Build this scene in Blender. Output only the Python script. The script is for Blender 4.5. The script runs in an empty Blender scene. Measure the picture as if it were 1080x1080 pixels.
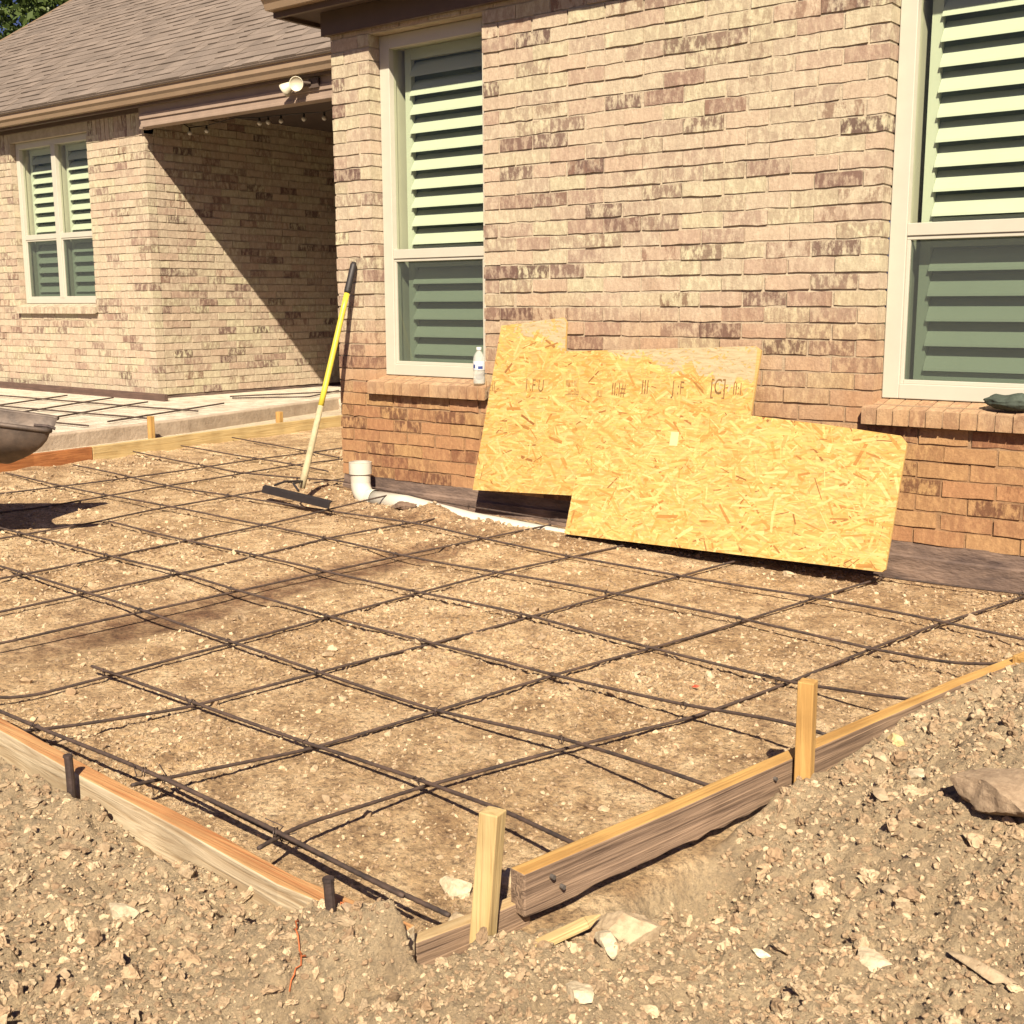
import bpy, bmesh, math, random
import numpy as np
from mathutils import Vector, Matrix, noise as mnoise

# ------------------------------------------------------------------ scene, camera, light
S = bpy.context.scene
C = S.collection
rad = math.radians
cam_d = bpy.data.cameras.new('camera'); cam = bpy.data.objects.new('camera', cam_d); C.objects.link(cam); S.camera = cam
cam_d.sensor_width = 36; cam_d.sensor_fit = 'HORIZONTAL'; cam_d.lens = 1263/1080*36
cam_d.clip_start = .05; cam_d.clip_end = 500
def cam_matrix(p, yw, r):
    fw = Vector((math.sin(yw), math.cos(yw), 0)); rt = Vector((math.cos(yw), -math.sin(yw), 0)); up = Vector((0, 0, 1))
    F = fw*math.cos(p)-up*math.sin(p); U = up*math.cos(p)+fw*math.sin(p)
    a = rt*math.cos(r)+U*math.sin(r); b = -rt*math.sin(r)+U*math.cos(r)
    m = Matrix.Identity(4)
    for i in range(3):
        m[i][0] = a[i]; m[i][1] = b[i]; m[i][2] = -F[i]
    return m
cam.matrix_world = Matrix.Translation((0, 0, 1.1)) @ cam_matrix(rad(9.95), rad(-38.54), rad(-.24))

SUN = Vector((.75, -1, 1.097)).normalized()
W = bpy.data.worlds.new('World'); S.world = W; W.use_nodes = True
nt = W.node_tree; bg = nt.nodes['Background']
sky = nt.nodes.new('ShaderNodeTexSky'); sky.sky_type = 'NISHITA'; sky.sun_disc = False
sky.sun_elevation = math.asin(SUN.z); sky.sun_rotation = math.atan2(SUN.x, SUN.y)
sky.dust_density = 2.5
tint = nt.nodes.new('ShaderNodeMixRGB'); tint.blend_type = 'MULTIPLY'; tint.inputs[0].default_value = 1
tint.inputs[2].default_value = (.36, .33, .54, 1)
nt.links.new(sky.outputs[0], tint.inputs[1]); nt.links.new(tint.outputs[0], bg.inputs[0]); bg.inputs[1].default_value = .05
sd = bpy.data.lights.new('sun', 'SUN'); sd.energy = 5.0; sd.angle = rad(.55); sd.color = (1, .875, .68)
so = bpy.data.objects.new('sun', sd); C.objects.link(so); so.rotation_euler = SUN.to_track_quat('Z', 'Y').to_euler(); so.location = (6, -12, 14)
S.view_settings.view_transform = 'Standard'; S.view_settings.look = 'None'; S.view_settings.exposure = 1.20; S.view_settings.gamma = 1
S.render.engine = 'CYCLES'

R = np.random.default_rng(7); random.seed(7)

# ------------------------------------------------------------------ helpers
def lin(r, g, b):
    f = lambda c: (c/255/12.92) if c/255 <= .04045 else ((c/255+.055)/1.055)**2.4
    return (f(r), f(g), f(b), 1)

def nmat(name):
    m = bpy.data.materials.new(name); m.use_nodes = True
    return m, m.node_tree, m.node_tree.nodes['Principled BSDF']

def mat(name, col, rough=.7, metal=0, var=.15, scale=20, bump=.2, bscale=60, dist=.004, col2=None, stretch=(1, 1, 1)):
    """plain surface with a noisy tint and a fine bump"""
    col = tuple(c*.66 for c in col[:3])+(1,)
    if col2: col2 = tuple(c*.66 for c in col2[:3])+(1,)
    m, t, p = nmat(name); N = t.nodes.new; L = t.links.new
    tc = N('ShaderNodeTexCoord'); mp = N('ShaderNodeMapping'); mp.inputs['Scale'].default_value = stretch
    L(tc.outputs['Object'], mp.inputs[0])
    no = N('ShaderNodeTexNoise'); no.inputs['Scale'].default_value = scale; no.inputs['Detail'].default_value = 6; no.inputs['Roughness'].default_value = .65
    L(mp.outputs[0], no.inputs['Vector'])
    cr = N('ShaderNodeValToRGB'); c2 = col2 or tuple(c*(1-var*2.2) for c in col[:3])+(1,)
    cr.color_ramp.elements[0].position = .32; cr.color_ramp.elements[0].color = c2
    cr.color_ramp.elements[1].position = .66; cr.color_ramp.elements[1].color = col
    L(no.outputs[0], cr.inputs[0]); L(cr.outputs[0], p.inputs['Base Color'])
    n2 = N('ShaderNodeTexNoise'); n2.inputs['Scale'].default_value = bscale; n2.inputs['Detail'].default_value = 5
    L(mp.outputs[0], n2.inputs['Vector'])
    bp = N('ShaderNodeBump'); bp.inputs['Strength'].default_value = bump; bp.inputs['Distance'].default_value = dist
    L(n2.outputs[0], bp.inputs['Height']); L(bp.outputs[0], p.inputs['Normal'])
    p.inputs['Roughness'].default_value = rough; p.inputs['Metallic'].default_value = metal
    return m

class MB:
    """collects geometry with numpy; build() links it as ONE mesh object"""
    def __init__(s): s.v = []; s.f = []; s.c = []; s.n = 0; s.m = []
    def add(s, v, f, col=None, mi=0):
        v = np.asarray(v, float).reshape(-1, 3)
        s.v.append(v); s.f += [tuple(i+s.n for i in q) for q in f]; s.m += [mi]*len(f)
        c = np.zeros((len(v), 4)); c[:] = (col if col is not None else (1, 1, 1, 1)); s.c.append(c)
        s.n += len(v); return s
    def box(s, a, b, col=None, mi=0, M=None):
        x0, y0, z0 = a; x1, y1, z1 = b
        v = np.array([(x, y, z) for z in (z0, z1) for y in (y0, y1) for x in (x0, x1)], float)
        if M is not None: v = np.array([M @ Vector(p) for p in v])
        return s.add(v, [(0, 2, 3, 1), (4, 5, 7, 6), (0, 1, 5, 4), (2, 6, 7, 3), (0, 4, 6, 2), (1, 3, 7, 5)], col, mi)
    def tube(s, pts, r, n=8, col=None, cap=True, mi=0):
        pts = np.asarray(pts, float); k = len(pts); r = np.broadcast_to(r, (k,))
        T = np.gradient(pts, axis=0); T /= np.linalg.norm(T, axis=1)[:, None]+1e-12
        ref = np.array([0, 0, 1.]) if abs(T[0][2]) < .9 else np.array([1., 0, 0])
        a = np.cross(T, ref); a /= np.linalg.norm(a, axis=1)[:, None]+1e-12; b = np.cross(T, a)
        th = np.arange(n)*2*np.pi/n
        v = pts[:, None]+r[:, None, None]*(np.cos(th)[None, :, None]*a[:, None]+np.sin(th)[None, :, None]*b[:, None])
        f = [(i*n+j, i*n+(j+1) % n, (i+1)*n+(j+1) % n, (i+1)*n+j) for i in range(k-1) for j in range(n)]
        if cap: f += [tuple(range(n))[::-1], tuple((k-1)*n+j for j in range(n))]
        return s.add(v.reshape(-1, 3), f, col, mi)
    def build(s, name, mats, parent=None, smooth=False, bevel=0):
        me = bpy.data.meshes.new(name)
        V = np.concatenate(s.v) if s.v else np.zeros((0, 3))
        me.from_pydata(V.tolist(), [], s.f); 
        ca = me.color_attributes.new('col', 'FLOAT_COLOR', 'POINT'); ca.data.foreach_set('color', np.concatenate(s.c).ravel())
        if not isinstance(mats, (list, tuple)): mats = [mats]
        for m in mats: me.materials.append(m)
        me.polygons.foreach_set('material_index', s.m)
        if smooth: me.polygons.foreach_set('use_smooth', [True]*len(me.polygons))
        me.update()
        o = bpy.data.objects.new(name, me); C.objects.link(o)
        if bevel:
            md = o.modifiers.new('bevel', 'BEVEL'); md.width = bevel; md.segments = 2; md.limit_method = 'ANGLE'
        if parent is not None: o.parent = parent
        return o

def recenter(o, loc):
    """move the object's origin to loc, geometry stays"""
    loc = Vector(loc); o.data.transform(Matrix.Translation(-loc)); o.location = loc; return o
def tag(o, label=None, cat=None, group=None, kind=None):
    if label: o['label'] = label
    if cat: o['category'] = cat
    if group: o['group'] = group
    if kind: o['kind'] = kind
    return o
def empty(name, loc, label, cat, group=None):
    o = bpy.data.objects.new(name, None); o.location = loc; o.empty_display_size = .1; C.objects.link(o)
    return tag(o, label, cat, group)
def part(mb, name, m, root, **k):
    """geometry is given in world space; re-express it under root"""
    o = mb.build(name, m, None, **k); o.data.transform(Matrix.Translation(-root_loc(root))); o.parent = root; return o
def root_loc(o):
    l = Vector(o.location)
    while o.parent: o = o.parent; l += Vector(o.location)
    return l

def ss(t): t = np.clip(t, 0, 1); return t*t*(3-2*t)
_lat = R.random((256, 256))
def vnoise(x, y):
    xi = np.floor(x).astype(int); yi = np.floor(y).astype(int); fx = x-xi; fy = y-yi
    fx = fx*fx*fx*(fx*(fx*6-15)+10); fy = fy*fy*fy*(fy*(fy*6-15)+10)
    g = lambda a, b: _lat[a & 255, b & 255]
    return (g(xi, yi)*(1-fx)+g(xi+1, yi)*fx)*(1-fy)+(g(xi, yi+1)*(1-fx)+g(xi+1, yi+1)*fx)*fy-.5
def fbm(x, y, sc, o=4, rough=.5, seed=0.):
    a = 1; s = 0; tot = 0
    for i in range(o):
        s = s+a*vnoise(x*sc+seed+17.3*i, y*sc+seed*1.7+9.1*i); tot += a; a *= rough; sc *= 2.03
    return s/tot*2

# ------------------------------------------------------------------ ground
XB = lambda y: -1.21+.157*(y-1.57)          # line of the right form board
YF = lambda x: 1.345-.03*(x+2.1)            # line of the front form board
XL = lambda y: -7.03-.11*(y-3.8)            # line of the far form board
def ground_h(x, y, detail=True):
    x = np.asarray(x, float); y = np.asarray(y, float)
    tilt = .018*np.clip(-2.5-x, 0, 5)
    right = ss((x-XB(y))/.05); front = ss((YF(x)-y)/.05)*(x < 50); left = ss((XL(y)-x)/.05)
    out = np.maximum(right, front)
    # pad
    h = tilt-.005+.014*fbm(x, y, 1.6, 3, .5, 3)
    h = h-.018*np.exp(-((x+1.45)**2+(y-1.65)**2)/.05)
    strip = np.exp(-((x+3.52-.0*(y))/.16)**4)*(y < 3.9)
    h = h-.022*strip
    h = h+.05*np.exp(-(((x+5.0)/.30)**2+((y-4.50)/.25)**2))
    h = h+.055*np.exp(-(((x+4.05)/.11)**2+((y-4.44)/.11)**2))+.02*np.exp(-(((x+3.8)/.5)**2+((y-4.42)/.07)**2))
    # outside
    mound = .078*ss((y-1.98)/.32)+.032*ss((y-2.35)/.5)+.02*ss((1.7-y)/.15)+.06*ss((y-1.65)/.85)*ss((x-XB(y)-.05)/.35)+.06*ss((x+.85)/.5)
    mound = mound*ss((5.0-y)/.8)+.0
    ho = mound-.004+.036*front*(1-right)+.04*front*(1-right)*np.exp(-((x+1.30)/.20)**2)+.018*front*(1-right)*ss((-2.3-x)/.5)
    ho = ho-.13*np.exp(-(((x+1.06)/.075)**2+((y-1.90)/.12)**2))-.02*np.exp(-(((x+1.14)/.06)**2+((y-1.70)/.08)**2))
    ho = ho-.05*np.exp(-(((x+1.93)/.10)**2+((y-1.29)/.04)**2))-.05*np.exp(-(((x+1.60)/.08)**2+((y-1.25)/.04)**2))
    ho = ho+.02*ss((-2.2-x)/.5)*front+.03*np.exp(-(((x+1.15)/.25)**2+((y-1.25)/.2)**2))
    ho = ho+.022*fbm(x, y, 3.2, 3, .5, 11)
    h = h*(1-out)+ho*out
    inside_patio = ss((XL(y)-x-.04)/.05)
    h = np.where(left > 0, h*(1-left)+(.150)*left, h)
    if detail:
        smooth = np.clip(strip*.9, 0, 1)*(1-out)
        patch = ss(fbm(x, y, 1.1, 2, .5, 41)*2.2+.35)
        amp = (.0075*(.35+.65*patch)*(1-smooth*.8))*(1-out)+.015*out
        amp = amp*(1-left*.8)
        h = h+amp*fbm(x, y, 13, 5, .62, 5)
        n2 = fbm(x, y, 30, 3, .6, 23)
        h = h+amp*.9*np.abs(n2)+(.0095*(.3+.7*patch)*(1-out)*(1-smooth)+.0065*out)*(1-left)*fbm(x, y, 48, 3, .6, 57)
        # clods
        n3 = fbm(x, y, 8, 2, .5, 71)
        h = h+out*.013*ss((n3-.10)/.18)*ss((fbm(x, y, 3, 2, .5, 7)+.3)*2)+out*.008*ss((fbm(x, y, 22, 2, .5, 91)-.15)/.10)-out*.010*ss((fbm(x, y, 14, 2, .5, 33)-.25)/.12)
    return h

def graded(lo, hi, fine_lo, fine_hi, s0, grow=1.12, smax=12):
    a = list(np.arange(fine_lo, fine_hi, s0)); s = s0; x = a[-1]
    up = []
    while x < hi: s = min(s*grow, smax); x += s; up.append(x)
    s = s0; x = a[0]; dn = []
    while x > lo: s = min(s*grow, smax); x -= s; dn.append(x)
    return np.array(dn[::-1]+a+up)
gx = graded(-120, 90, -3.3, -.1, .0065, 1.006 if False else 1.012, 8)
gy = graded(-90, 120, 1.0, 2.9, .0065, 1.010, 8)
GX, GY = np.meshgrid(gx, gy)
GZ = ground_h(GX, GY)
far = ss((np.maximum(np.abs(GX+3), np.abs(GY-3))-9)/10); GZ = GZ*(1-far)
nx, ny = len(gx), len(gy)
me = bpy.data.meshes.new('ground')
V = np.stack([GX, GY, GZ], -1).reshape(-1, 3)
idx = np.arange(nx*ny).reshape(ny, nx)
F = np.stack([idx[:-1, :-1], idx[:-1, 1:], idx[1:, 1:], idx[1:, :-1]], -1).reshape(-1, 4)
def fill_mesh(me, V, F, smooth=True):
    k = F.shape[1]
    me.vertices.add(len(V)); me.vertices.foreach_set('co', V.ravel().astype(np.float32))
    me.loops.add(F.size); me.loops.foreach_set('vertex_index', F.ravel().astype(np.int32))
    me.polygons.add(len(F)); me.polygons.foreach_set('loop_start', np.arange(0, F.size, k, dtype=np.int32))
    me.polygons.foreach_set('use_smooth', np.full(len(F), smooth)); me.update(calc_edges=True)
fill_mesh(me, V, F)
x, y = V[:, 0], V[:, 1]
colr = np.ones((len(V), 4))
outm = np.maximum(ss((x-XB(y))/.05), ss((YF(x)-y)/.05))
patch = ss(fbm(x, y, 1.1, 2, .5, 41)*2.2+.35)
colr[:, 0] = outm                                            # spoil heap outside the form
colr[:, 1] = ss((XL(y)-x)/.05)*(y > 3)*(x > -20)             # pale sand by the patio
wet = ss((1-np.abs(x+3.54+.03*fbm(x, y, 3, 2))/.16)*2)*ss((4.3-y)/.4)*ss((y-1.7)/.5)*1.0
wet = np.maximum(wet, ss((.10-(4.67-y))/.1+.35*fbm(x, y, 6, 2))*(x > -5)*(y < 4.7)*.8)
wet = np.maximum(wet, np.exp(-(((x+4.0)/1.0)**2+((y-4.35)/.22)**2))*.75)
wet = np.maximum(wet, ss((x+2.6)/1.2)*ss((y-2.6)/1.0)*.22*(1-outm))
wet = np.maximum(wet, .30*ss((fbm(x, y, 1.9, 3, .6, 83)-.12)/.3))
colr[:, 2] = np.clip(wet, 0, 1)*(1-outm); colr[:, 3] = patch
yard = ss((np.maximum(np.maximum(x-.9, -x-9.5), np.maximum(.2-y, y-9))+.3*fbm(x, y, 1.5, 3))/1.2)  # mask of the unseen outer ground, darkened to cut bounce light on the walls
ca = me.color_attributes.new('col', 'FLOAT_COLOR', 'POINT'); ca.data.foreach_set('color', colr.ravel())
ya = me.attributes.new('yard', 'FLOAT', 'POINT'); ya.data.foreach_set('value', yard)
m, t, p = nmat('dirt'); N = t.nodes.new; L = t.links.new
at = N('ShaderNodeAttribute'); at.attribute_name = 'col'; sp = N('ShaderNodeSeparateColor'); L(at.outputs['Color'], sp.inputs[0])
tc = N('ShaderNodeTexCoord')
def noise(sc, det=6, ro=.6):
    n = N('ShaderNodeTexNoise'); n.inputs['Scale'].default_value = sc; n.inputs['Detail'].default_value = det; n.inputs['Roughness'].default_value = ro
    L(tc.outputs['Object'], n.inputs['Vector']); return n
def ramp(src, stops):
    r = N('ShaderNodeValToRGB'); e = r.color_ramp.elements
    while len(e) < len(stops): e.new(.5)
    for i, (q, c) in enumerate(stops): e[i].position = q; e[i].color = c
    L(src, r.inputs[0]); return r
def mixc(f, a, b, mode='MIX'):
    n = N('ShaderNodeMixRGB'); n.blend_type = mode
    for i, s_ in ((0, f), (1, a), (2, b)):
        if hasattr(s_, 'links') or hasattr(s_, 'node'): L(s_, n.inputs[i])
        else: n.inputs[i].default_value = s_
    return n.outputs[0]
n1 = noise(9, 10, .72); n2 = noise(70, 8, .75); n3 = noise(2.2, 5, .6)
base = ramp(n1.outputs[0], [(.35, (.30, .185, .095, 1)), (.5, (.55, .38, .21, 1)), (.64, (.76, .575, .355, 1))])
fine = ramp(n2.outputs[0], [(.38, (.27, .24, .22, 1)), (.50, (1, 1, 1, 1)), (.66, (1.35, 1.35, 1.3, 1))])
c = mixc(.85, base.outputs[0], fine.outputs[0], 'MULTIPLY')
big = ramp(n3.outputs[0], [(.35, (.82, .76, .68, 1)), (.62, (1.12, 1.12, 1.12, 1))])
c = mixc(.8, c, big.outputs[0], 'MULTIPLY')
vo = N('ShaderNodeTexVoronoi'); vo.inputs['Scale'].default_value = 75; vo.inputs['Randomness'].default_value = 1; L(tc.outputs['Object'], vo.inputs['Vector'])
vg = ramp(vo.outputs['Distance'], [(.10, (1, 1, 1, 1)), (.42, (0, 0, 0, 1))]); vs_ = N('ShaderNodeSeparateColor'); L(vo.outputs['Color'], vs_.inputs[0])
vk = ramp(vs_.outputs[0], [(.45, (0, 0, 0, 1)), (.85, (1, 1, 1, 1))]); vm = N('ShaderNodeMath'); vm.operation = 'MULTIPLY'; L(vg.outputs[0], vm.inputs[0]); L(vk.outputs[0], vm.inputs[1])
vp = N('ShaderNodeMath'); vp.operation = 'MULTIPLY'; L(vm.outputs[0], vp.inputs[0]); L(at.outputs['Alpha'], vp.inputs[1])
c = mixc(vp.outputs[0], c, (.56, .455, .30, 1))
spoil = mixc(.62, c, (.40, .325, .215, 1)); c = mixc(sp.outputs[0], c, spoil)
c = mixc(sp.outputs[1], c, mixc(.75, c, (.66, .58, .44, 1)))
wetc = mixc(1, c, (.40, .31, .28, 1), 'MULTIPLY')
wf = N('ShaderNodeMath'); wf.operation = 'MULTIPLY'; L(sp.outputs[2], wf.inputs[0]); wr = ramp(noise(14, 5, .6).outputs[0], [(.35, (.35, .35, .35, 1)), (.6, (1, 1, 1, 1))]); L(wr.outputs[0], wf.inputs[1])
c = mixc(wf.outputs[0], c, wetc)
ay = N('ShaderNodeAttribute'); ay.attribute_name = 'yard'; gr = ramp(noise(40, 6, .7).outputs[0], [(.35, (.035, .04, .012, 1)), (.65, (.085, .085, .03, 1))]); c = mixc(ay.outputs['Fac'], c, gr.outputs[0])  # dark grass tone on the unseen yard, chosen to weaken bounced fill
L(c, p.inputs['Base Color']); p.inputs['Roughness'].default_value = .95
b1 = N('ShaderNodeBump'); b1.inputs['Strength'].default_value = 1; b1.inputs['Distance'].default_value = .018; nb = noise(110, 9, .75); L(nb.outputs[0], b1.inputs['Height'])
b0 = N('ShaderNodeBump'); b0.inputs['Strength'].default_value = 1; b0.inputs['Distance'].default_value = .007; L(vm.outputs[0], b0.inputs['Height'])
b2 = N('ShaderNodeBump'); L(b0.outputs[0], b2.inputs['Normal']); b2.inputs['Strength'].default_value = .8; b2.inputs['Distance'].default_value = .03; nb2 = noise(28, 6, .65); L(nb2.outputs[0], b2.inputs['Height']); L(b2.outputs[0], b1.inputs['Normal'])
L(b1.outputs[0], p.inputs['Normal'])
me.materials.append(m)
ground = bpy.data.objects.new('ground', me); C.objects.link(ground); tag(ground, kind='structure')

# stones: shared shader, tint from the per-stone attribute
m_stone, t, p = nmat('stone'); N = t.nodes.new; L = t.links.new
at = N('ShaderNodeAttribute'); at.attribute_name = 'col'; tc = N('ShaderNodeTexCoord')
n1 = noise(45, 8, .7); r1 = ramp(n1.outputs[0], [(.3, (.55, .5, .46, 1)), (.6, (1.05, 1.05, 1.05, 1))])
c = mixc(.9, at.outputs['Color'], r1.outputs[0], 'MULTIPLY'); L(c, p.inputs['Base Color']); p.inputs['Roughness'].default_value = .93
b1 = N('ShaderNodeBump'); b1.inputs['Strength'].default_value = .7; b1.inputs['Distance'].default_value = .006; nb = noise(90, 8, .7); L(nb.outputs[0], b1.inputs['Height']); L(b1.outputs[0], p.inputs['Normal'])

def ico(sub):
    bm = bmesh.new(); bmesh.ops.create_icosphere(bm, subdivisions=sub, radius=1)
    v = np.array([q.co[:] for q in bm.verts]); f = np.array([[w.index for w in q.verts] for q in bm.faces]); bm.free(); return v, f
def scatter(name, n, rmin, rmax, smin, smax, power, sub, label, region, pale=.5):
    v0, f0 = ico(sub)
    vs = []
    for k in range(24):
        v = v0*(1+.0*v0[:, :1])
        for _ in range(7):                       # cut facets
            d = R.normal(size=3); d /= np.linalg.norm(d); h = .35+.5*R.random()
            s_ = v@d; v = v-np.maximum(s_-h, 0)[:, None]*d
        v = v*(1+.12*R.normal(size=(len(v), 1)))*np.array([1, .55+.4*R.random(), .4+.4*R.random()])
        vs.append(v)
    vs = np.array(vs)
    r = np.exp(R.uniform(np.log(rmin), np.log(rmax), n)); th = rad(-38.5)+R.uniform(rad(-33), rad(33), n)
    px = r*np.sin(th); py = r*np.cos(th)
    keep = region(px, py); px, py, r = px[keep], py[keep], r[keep]; n = len(px)
    sz = (smin+(smax-smin)*R.random(n)**power)*(r/2.2)**.75
    q = R.normal(size=(n, 4)); q[:, 1:3] *= .35; q /= np.linalg.norm(q, axis=1)[:, None]; w_, x_, y_, z_ = q.T
    Rm = np.stack([1-2*(y_**2+z_**2), 2*(x_*y_-z_*w_), 2*(x_*z_+y_*w_), 2*(x_*y_+z_*w_), 1-2*(x_**2+z_**2), 2*(y_*z_-x_*w_), 2*(x_*z_-y_*w_), 2*(y_*z_+x_*w_), 1-2*(x_**2+y_**2)], -1).reshape(n, 3, 3)
    vv = np.einsum('nij,nkj->nki', Rm, vs[R.integers(0, 24, n)])*sz[:, None, None]
    pz = ground_h(px, py)+sz*.12
    vv += np.stack([px, py, pz], -1)[:, None]
    k = len(v0); FF = (f0[None]+(np.arange(n)*k)[:, None, None]).reshape(-1, 3)
    me = bpy.data.meshes.new(name); fill_mesh(me, vv.reshape(-1, 3), FF, False)
    u = R.random(n)[:, None]; a = np.array([.27, .185, .11]); b = np.array([.49, .385, .25]); cc = a+(b-a)*u**(1/pale-1+.7)
    cc = cc*(1+.12*R.normal(size=(n, 1)))
    cc = np.clip(np.concatenate([cc, np.ones((n, 1))], 1), 0, .8)
    ca = me.color_attributes.new('col', 'FLOAT_COLOR', 'POINT'); ca.data.foreach_set('color', np.repeat(cc, k, 0).ravel())
    me.materials.append(m_stone)
    o = bpy.data.objects.new(name, me); C.objects.link(o); tag(o, label, 'gravel', kind='stuff')
def patchy(px, py): return ss(fbm(px, py, 1.1, 2, .5, 41)*2.2+.45)
in_pad = lambda px, py: (px < XB(py)-.04) & (py > YF(px)+.04) & (px > XL(py)+.05) & (py < np.where(px > -4.95, 4.62, 9)) & ~((np.abs(px+3.52) < .14) & (py < 3.9)) & (R.random(len(px)) < .38+.95*patchy(px, py)*ss(fbm(px, py, 5, 2, .5, 61)*2+.75))
outside = lambda px, py: ((px > XB(py)+.05) | (py < YF(px)-.04)) & (py < 4.6)
scatter('gravel', 110000, 1.6, 8.5, .0016, .0085, 2.6, 1, 'loose pale gravel and crumbs of dry soil between the rebar inside the form', in_pad)
scatter('gravel', 100000, .95, 4.2, .0018, .011, 3.0, 1, 'loose stones and crumbled earth on the dug soil outside the form boards', outside, .5)
scatter('gravel', 4200, 1.05, 3.6, .005, .024, 2.6, 3, 'larger clods and stones lying on the dug soil outside the form', outside, .45)
scatter('gravel', 1300, 2.0, 6, .005, .017, 2.4, 2, 'scattered larger pebbles lying on the soil between the steel bars', in_pad, .5)

# ------------------------------------------------------------------ materials for the house
m_brick, t, p = nmat('brick'); N = t.nodes.new; L = t.links.new
at = N('ShaderNodeAttribute'); at.attribute_name = 'col'; sp = N('ShaderNodeSeparateColor'); L(at.outputs['Color'], sp.inputs[0]); tc = N('ShaderNodeTexCoord')
mp = N('ShaderNodeMapping'); mp.inputs['Scale'].default_value = (1, 1, .45); L(tc.outputs['Object'], mp.inputs[0])
def noisem(sc, det=6, ro=.6, off=None):
    n = N('ShaderNodeTexNoise'); n.inputs['Scale'].default_value = sc; n.inputs['Detail'].default_value = det; n.inputs['Roughness'].default_value = ro; L(mp.outputs[0], n.inputs['Vector']); return n
tone = ramp(sp.outputs[0], [(0, (.105, .064, .052, 1)), (.15, (.18, .12, .092, 1)), (.32, (.265, .195, .148, 1)), (.6, (.33, .258, .192, 1)), (1, (.38, .315, .23, 1))])
pale = (.455, .39, .285, 1)
smear = ramp(noisem(34, 7, .7).outputs[0], [(.46, (0, 0, 0, 1)), (.58, (1, 1, 1, 1))])
blot = ramp(noisem(18, 7, .72).outputs[0], [(.49, (0, 0, 0, 1)), (.57, (1, 1, 1, 1))])
sf = N('ShaderNodeMath'); sf.operation = 'MULTIPLY'; L(smear.outputs[0], sf.inputs[0]); L(sp.outputs[1], sf.inputs[1])
c = mixc(sf.outputs[0], tone.outputs[0], pale)
bf = N('ShaderNodeMath'); bf.operation = 'MULTIPLY'; L(blot.outputs[0], bf.inputs[0]); L(sp.outputs[2], bf.inputs[1])
c = mixc(bf.outputs[0], c, (.17, .10, .07, 1))
fn_ = ramp(noisem(120, 6, .7).outputs[0], [(.3, (.78, .76, .74, 1)), (.6, (1.06, 1.06, 1.06, 1))]); c = mixc(.8, c, fn_.outputs[0], 'MULTIPLY')
hue = ramp(sp.outputs[1], [(.45, (1.02, .95, .94, 1)), (.75, (1, 1, 1, 1)), (1, (.97, 1.03, .95, 1))]); c = mixc(1, c, hue.outputs[0], 'MULTIPLY')
# soil splash low on the wall (a stain with its own height)
geo = N('ShaderNodeNewGeometry'); sx = N('ShaderNodeSeparateXYZ'); L(geo.outputs['Position'], sx.inputs[0])
hz = N('ShaderNodeMath'); hz.operation = 'MULTIPLY_ADD'; L(noisem(3, 4, .6).outputs[0], hz.inputs[0]); hz.inputs[1].default_value = .5; L(sx.outputs[2], hz.inputs[2])
st = N('ShaderNodeMapRange'); L(hz.outputs[0], st.inputs[0]); st.inputs[1].default_value = 1.42; st.inputs[2].default_value = .78; st.inputs[3].default_value = 0; st.inputs[4].default_value = 1
xm = N('ShaderNodeMapRange'); L(sx.outputs[0], xm.inputs[0]); xm.inputs[1].default_value = -5.6; xm.inputs[2].default_value = -5.0
fm = N('ShaderNodeMath'); fm.operation = 'MULTIPLY'; L(st.outputs[0], fm.inputs[0]); L(xm.outputs[0], fm.inputs[1])
c = mixc(fm.outputs[0], c, mixc(1, c, (.80, .54, .35, 1), 'MULTIPLY'))
L(c, p.inputs['Base Color']); p.inputs['Roughness'].default_value = .9
b1 = N('ShaderNodeBump'); b1.inputs['Strength'].default_value = .6; b1.inputs['Distance'].default_value = .006; L(noise(55, 8, .7).outputs[0], b1.inputs['Height']); L(b1.outputs[0], p.inputs['Normal'])

m_mortar = mat('mortar', (.60, .50, .365, 1), .95, var=.12, scale=14, bump=.8, bscale=70, dist=.006)
_t = m_mortar.node_tree; _p = _t.nodes['Principled BSDF']; _src = _p.inputs['Base Color'].links[0].from_socket
_g = _t.nodes.new('ShaderNodeNewGeometry'); _s = _t.nodes.new('ShaderNodeSeparateXYZ'); _t.links.new(_g.outputs['Position'], _s.inputs[0])
_r = _t.nodes.new('ShaderNodeMapRange'); _t.links.new(_s.outputs[2], _r.inputs[0]); _r.inputs[1].default_value = 1.15; _r.inputs[2].default_value = .45
_x = _t.nodes.new('ShaderNodeMapRange'); _t.links.new(_s.outputs[0], _x.inputs[0]); _x.inputs[1].default_value = -5.6; _x.inputs[2].default_value = -5.0
_m = _t.nodes.new('ShaderNodeMath'); _m.operation = 'MULTIPLY'; _t.links.new(_r.outputs[0], _m.inputs[0]); _t.links.new(_x.outputs[0], _m.inputs[1])
_c = _t.nodes.new('ShaderNodeMixRGB'); _c.blend_type = 'MULTIPLY'; _t.links.new(_m.outputs[0], _c.inputs[0]); _t.links.new(_src, _c.inputs[1]); _c.inputs[2].default_value = (.60, .42, .29, 1); _t.links.new(_c.outputs[0], _p.inputs['Base Color'])
m_found = mat('foundation_concrete', (.27, .185, .14, 1), .95, col2=(.075, .05, .045, 1), scale=5, bump=.6, bscale=30, dist=.01, stretch=(1, 1, 3))
m_slab = mat('slab_concrete', (.92, .82, .66, 1), .92, col2=(.52, .43, .32, 1), scale=9, bump=.9, bscale=45, dist=.02)
m_ledge = mat('ledge_concrete', (.60, .48, .36, 1), .92, col2=(.42, .32, .23, 1), scale=7, bump=.6, bscale=40, dist=.008)
m_frame = mat('window_vinyl', (.64, .61, .51, 1), .45, var=.03, scale=6, bump=.05)
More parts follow.
